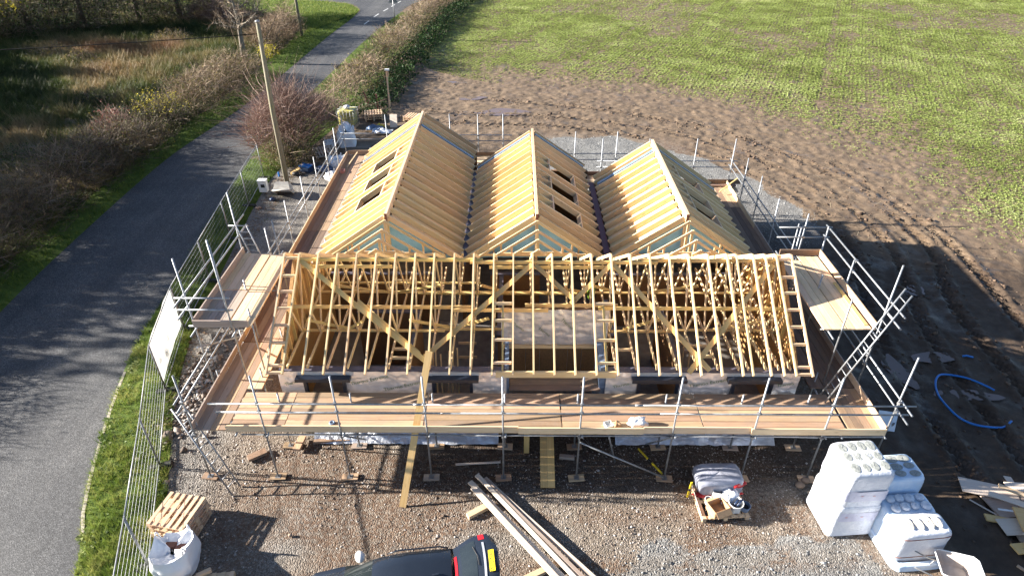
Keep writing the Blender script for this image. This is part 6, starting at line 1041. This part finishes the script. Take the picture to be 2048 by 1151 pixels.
def panel(i0, i1, j0, j1, name, mat, lift=0.0, both=True):
    mb = MB()
    for sd in ((1, -1) if both else (1,)):
        rows = []
        for i in range(i0, i1 + 1): rows.append([M @ Vector((p[0], p[1] * sd, p[2] + lift)) for p in sec(ST[i])[j0:j1 + 1]])
        nj = j1 - j0 + 1; mb.add([p for r_ in rows for p in r_], [(a * nj + b2, a * nj + b2 + 1, (a + 1) * nj + b2 + 1, (a + 1) * nj + b2) for a in range(i1 - i0) for b2 in range(nj - 1)], True)
    return mb.build(name, mat, car)
panel(0, 14, 0, 3, 'body', CAR); panel(5, 9, 4, 7, 'roof', CAR); panel(10, 14, 3, 7, 'bonnet', CAR); panel(0, 3, 3, 7, 'rear_sill', CAR); panel(4, 5, 4, 7, 'roof_rear_edge', CAR, .01); panel(3, 4, 4, 7, 'boot_opening', BLACKP, -.12); panel(9, 10, 4, 7, 'windscreen', GLASS); panel(3, 10, 3, 4, 'side_window', GLASS)
mb = MB(); pts = [M @ Vector(p) for p in sec(ST[0])]; pts2 = [M @ Vector((p[0], -p[1], p[2])) for p in sec(ST[0])]; mb.add(pts + pts2[::-1], [tuple(range(16))]); mb.build('rear_bumper', CAR, car)
for sd in (1, -1):
    MB().tube([M @ Vector((x, sd * (.70 - (.02 if x in (-1.15, .25) else 0)), z)) for x, z in ((-1.15, 1.62), (-.95, 1.69), (0, 1.71), (.25, 1.65))], .018, 6).build('roof_rail', CAR, car)
    mm = MB().grid(lambda u, v: M @ Vector((.95 + .12 * math.cos(v * 3.14 - 1.57) * math.cos(u * 6.283) + .06 * v, sd * (1.07 + .16 * math.sin(v * 3.14 - 1.57)), 1.10 + .10 * math.cos(v * 3.14 - 1.57) * math.sin(u * 6.283))), 14, 8, closed_u=True).build('wing_mirror', WHITEP, car)
    for wx in (-1.15, 1.45):
        wheel = thing.__call__ if False else None
        ty = MB().grid(lambda u, v: M @ Vector((wx + (.29 + .07 * math.cos(v * 6.283)) * math.cos(u * 6.283), sd * (.84 + .1 * math.sin(v * 6.283)), .355 + (.29 + .07 * math.cos(v * 6.283)) * math.sin(u * 6.283))), 28, 10, closed_u=True).build('wheel', BLACKP, car); MB().grid(lambda u, v: M @ Vector((wx + .26 * v * math.cos(u * 6.283), sd * (.93 - .05 * v), .355 + .26 * v * math.sin(u * 6.283))), 20, 3, closed_u=True).build('rim', CHROME, ty)
# the raised tailgate: its outer face looks up, so window, chrome strip and plate all show from above
def tg(s_, y, dz=0.0): wd = .62 + .18 * math.sin(min(1, s_ / .62) * 1.57) - .20 * max(0, (s_ - .72) / .28) ** 2.2; return M @ Vector((-1.30 - .98 * s_ + .05 * y * y, y * wd, 1.67 + .46 * s_ - .14 * s_ ** 3 - .10 * y * y * (.4 + s_) + dz))
tgm = MB().grid(lambda u, v: tg(u, v * 2 - 1), 14, 14); tgm.grid(lambda u, v: tg(u, 1 - v * 2, -.07), 14, 14); TGO = tgm.build('tailgate', CAR, car)
MB().grid(lambda u, v: tg(.14 + .36 * u, (v * 2 - 1) * .84, .008), 8, 12).build('rear_window', GLASS, TGO); MB().grid(lambda u, v: tg(-.015 + .06 * u, (v * 2 - 1) * .62, .014), 2, 10).build('brake_light', TAIL, TGO)
for sd in (1, -1): MB().grid(lambda u, v: tg(.60 + .14 * u, sd * (.80 + .19 * v), .008), 4, 5).build('tail_light', TAIL, TGO)
MB().tube([tg(.54, .05, .03), tg(.52, -.25, .035), tg(.44, -.62, .03)], .011, 5).build('wiper', BLACKP, TGO)
MB().grid(lambda u, v: tg(.655 + .05 * u, (v * 2 - 1) * .68, .022), 2, 12).build('chrome_strip', CHROME, TGO)
a0, a1, a2 = tg(.80, 0), tg(.86, 0), tg(.83, .1); uy = (a0 - a1).normalized(); ux = M.to_3x3() @ Vector((0, -1, 0)); ux = (ux - uy * ux.dot(uy)).normalized(); uz = ux.cross(uy); c0 = tg(.83, 0, .02) ; PMx = Matrix(((ux.x, uy.x, uz.x, c0.x), (ux.y, uy.y, uz.y, c0.y), (ux.z, uy.z, uz.z, c0.z), (0, 0, 0, 1)))
pm_ = MB().box((0, 0, 0), (.53, .125, .012), PMx).build('number_plate', PLATE, car); text('plate_text', 'W12 NKL', .125, PMx @ Matrix.Translation((0, -.002, .008)), BLACKP, pm_, .001)
MB().grid(lambda u, v: M @ Vector((-.75 - .16 * u, .025 * (v - .5) * (1 + u), 1.685 + .055 * u * (1 - abs(2 * v - 1) * .6))), 4, 4).build('aerial', CAR, car)
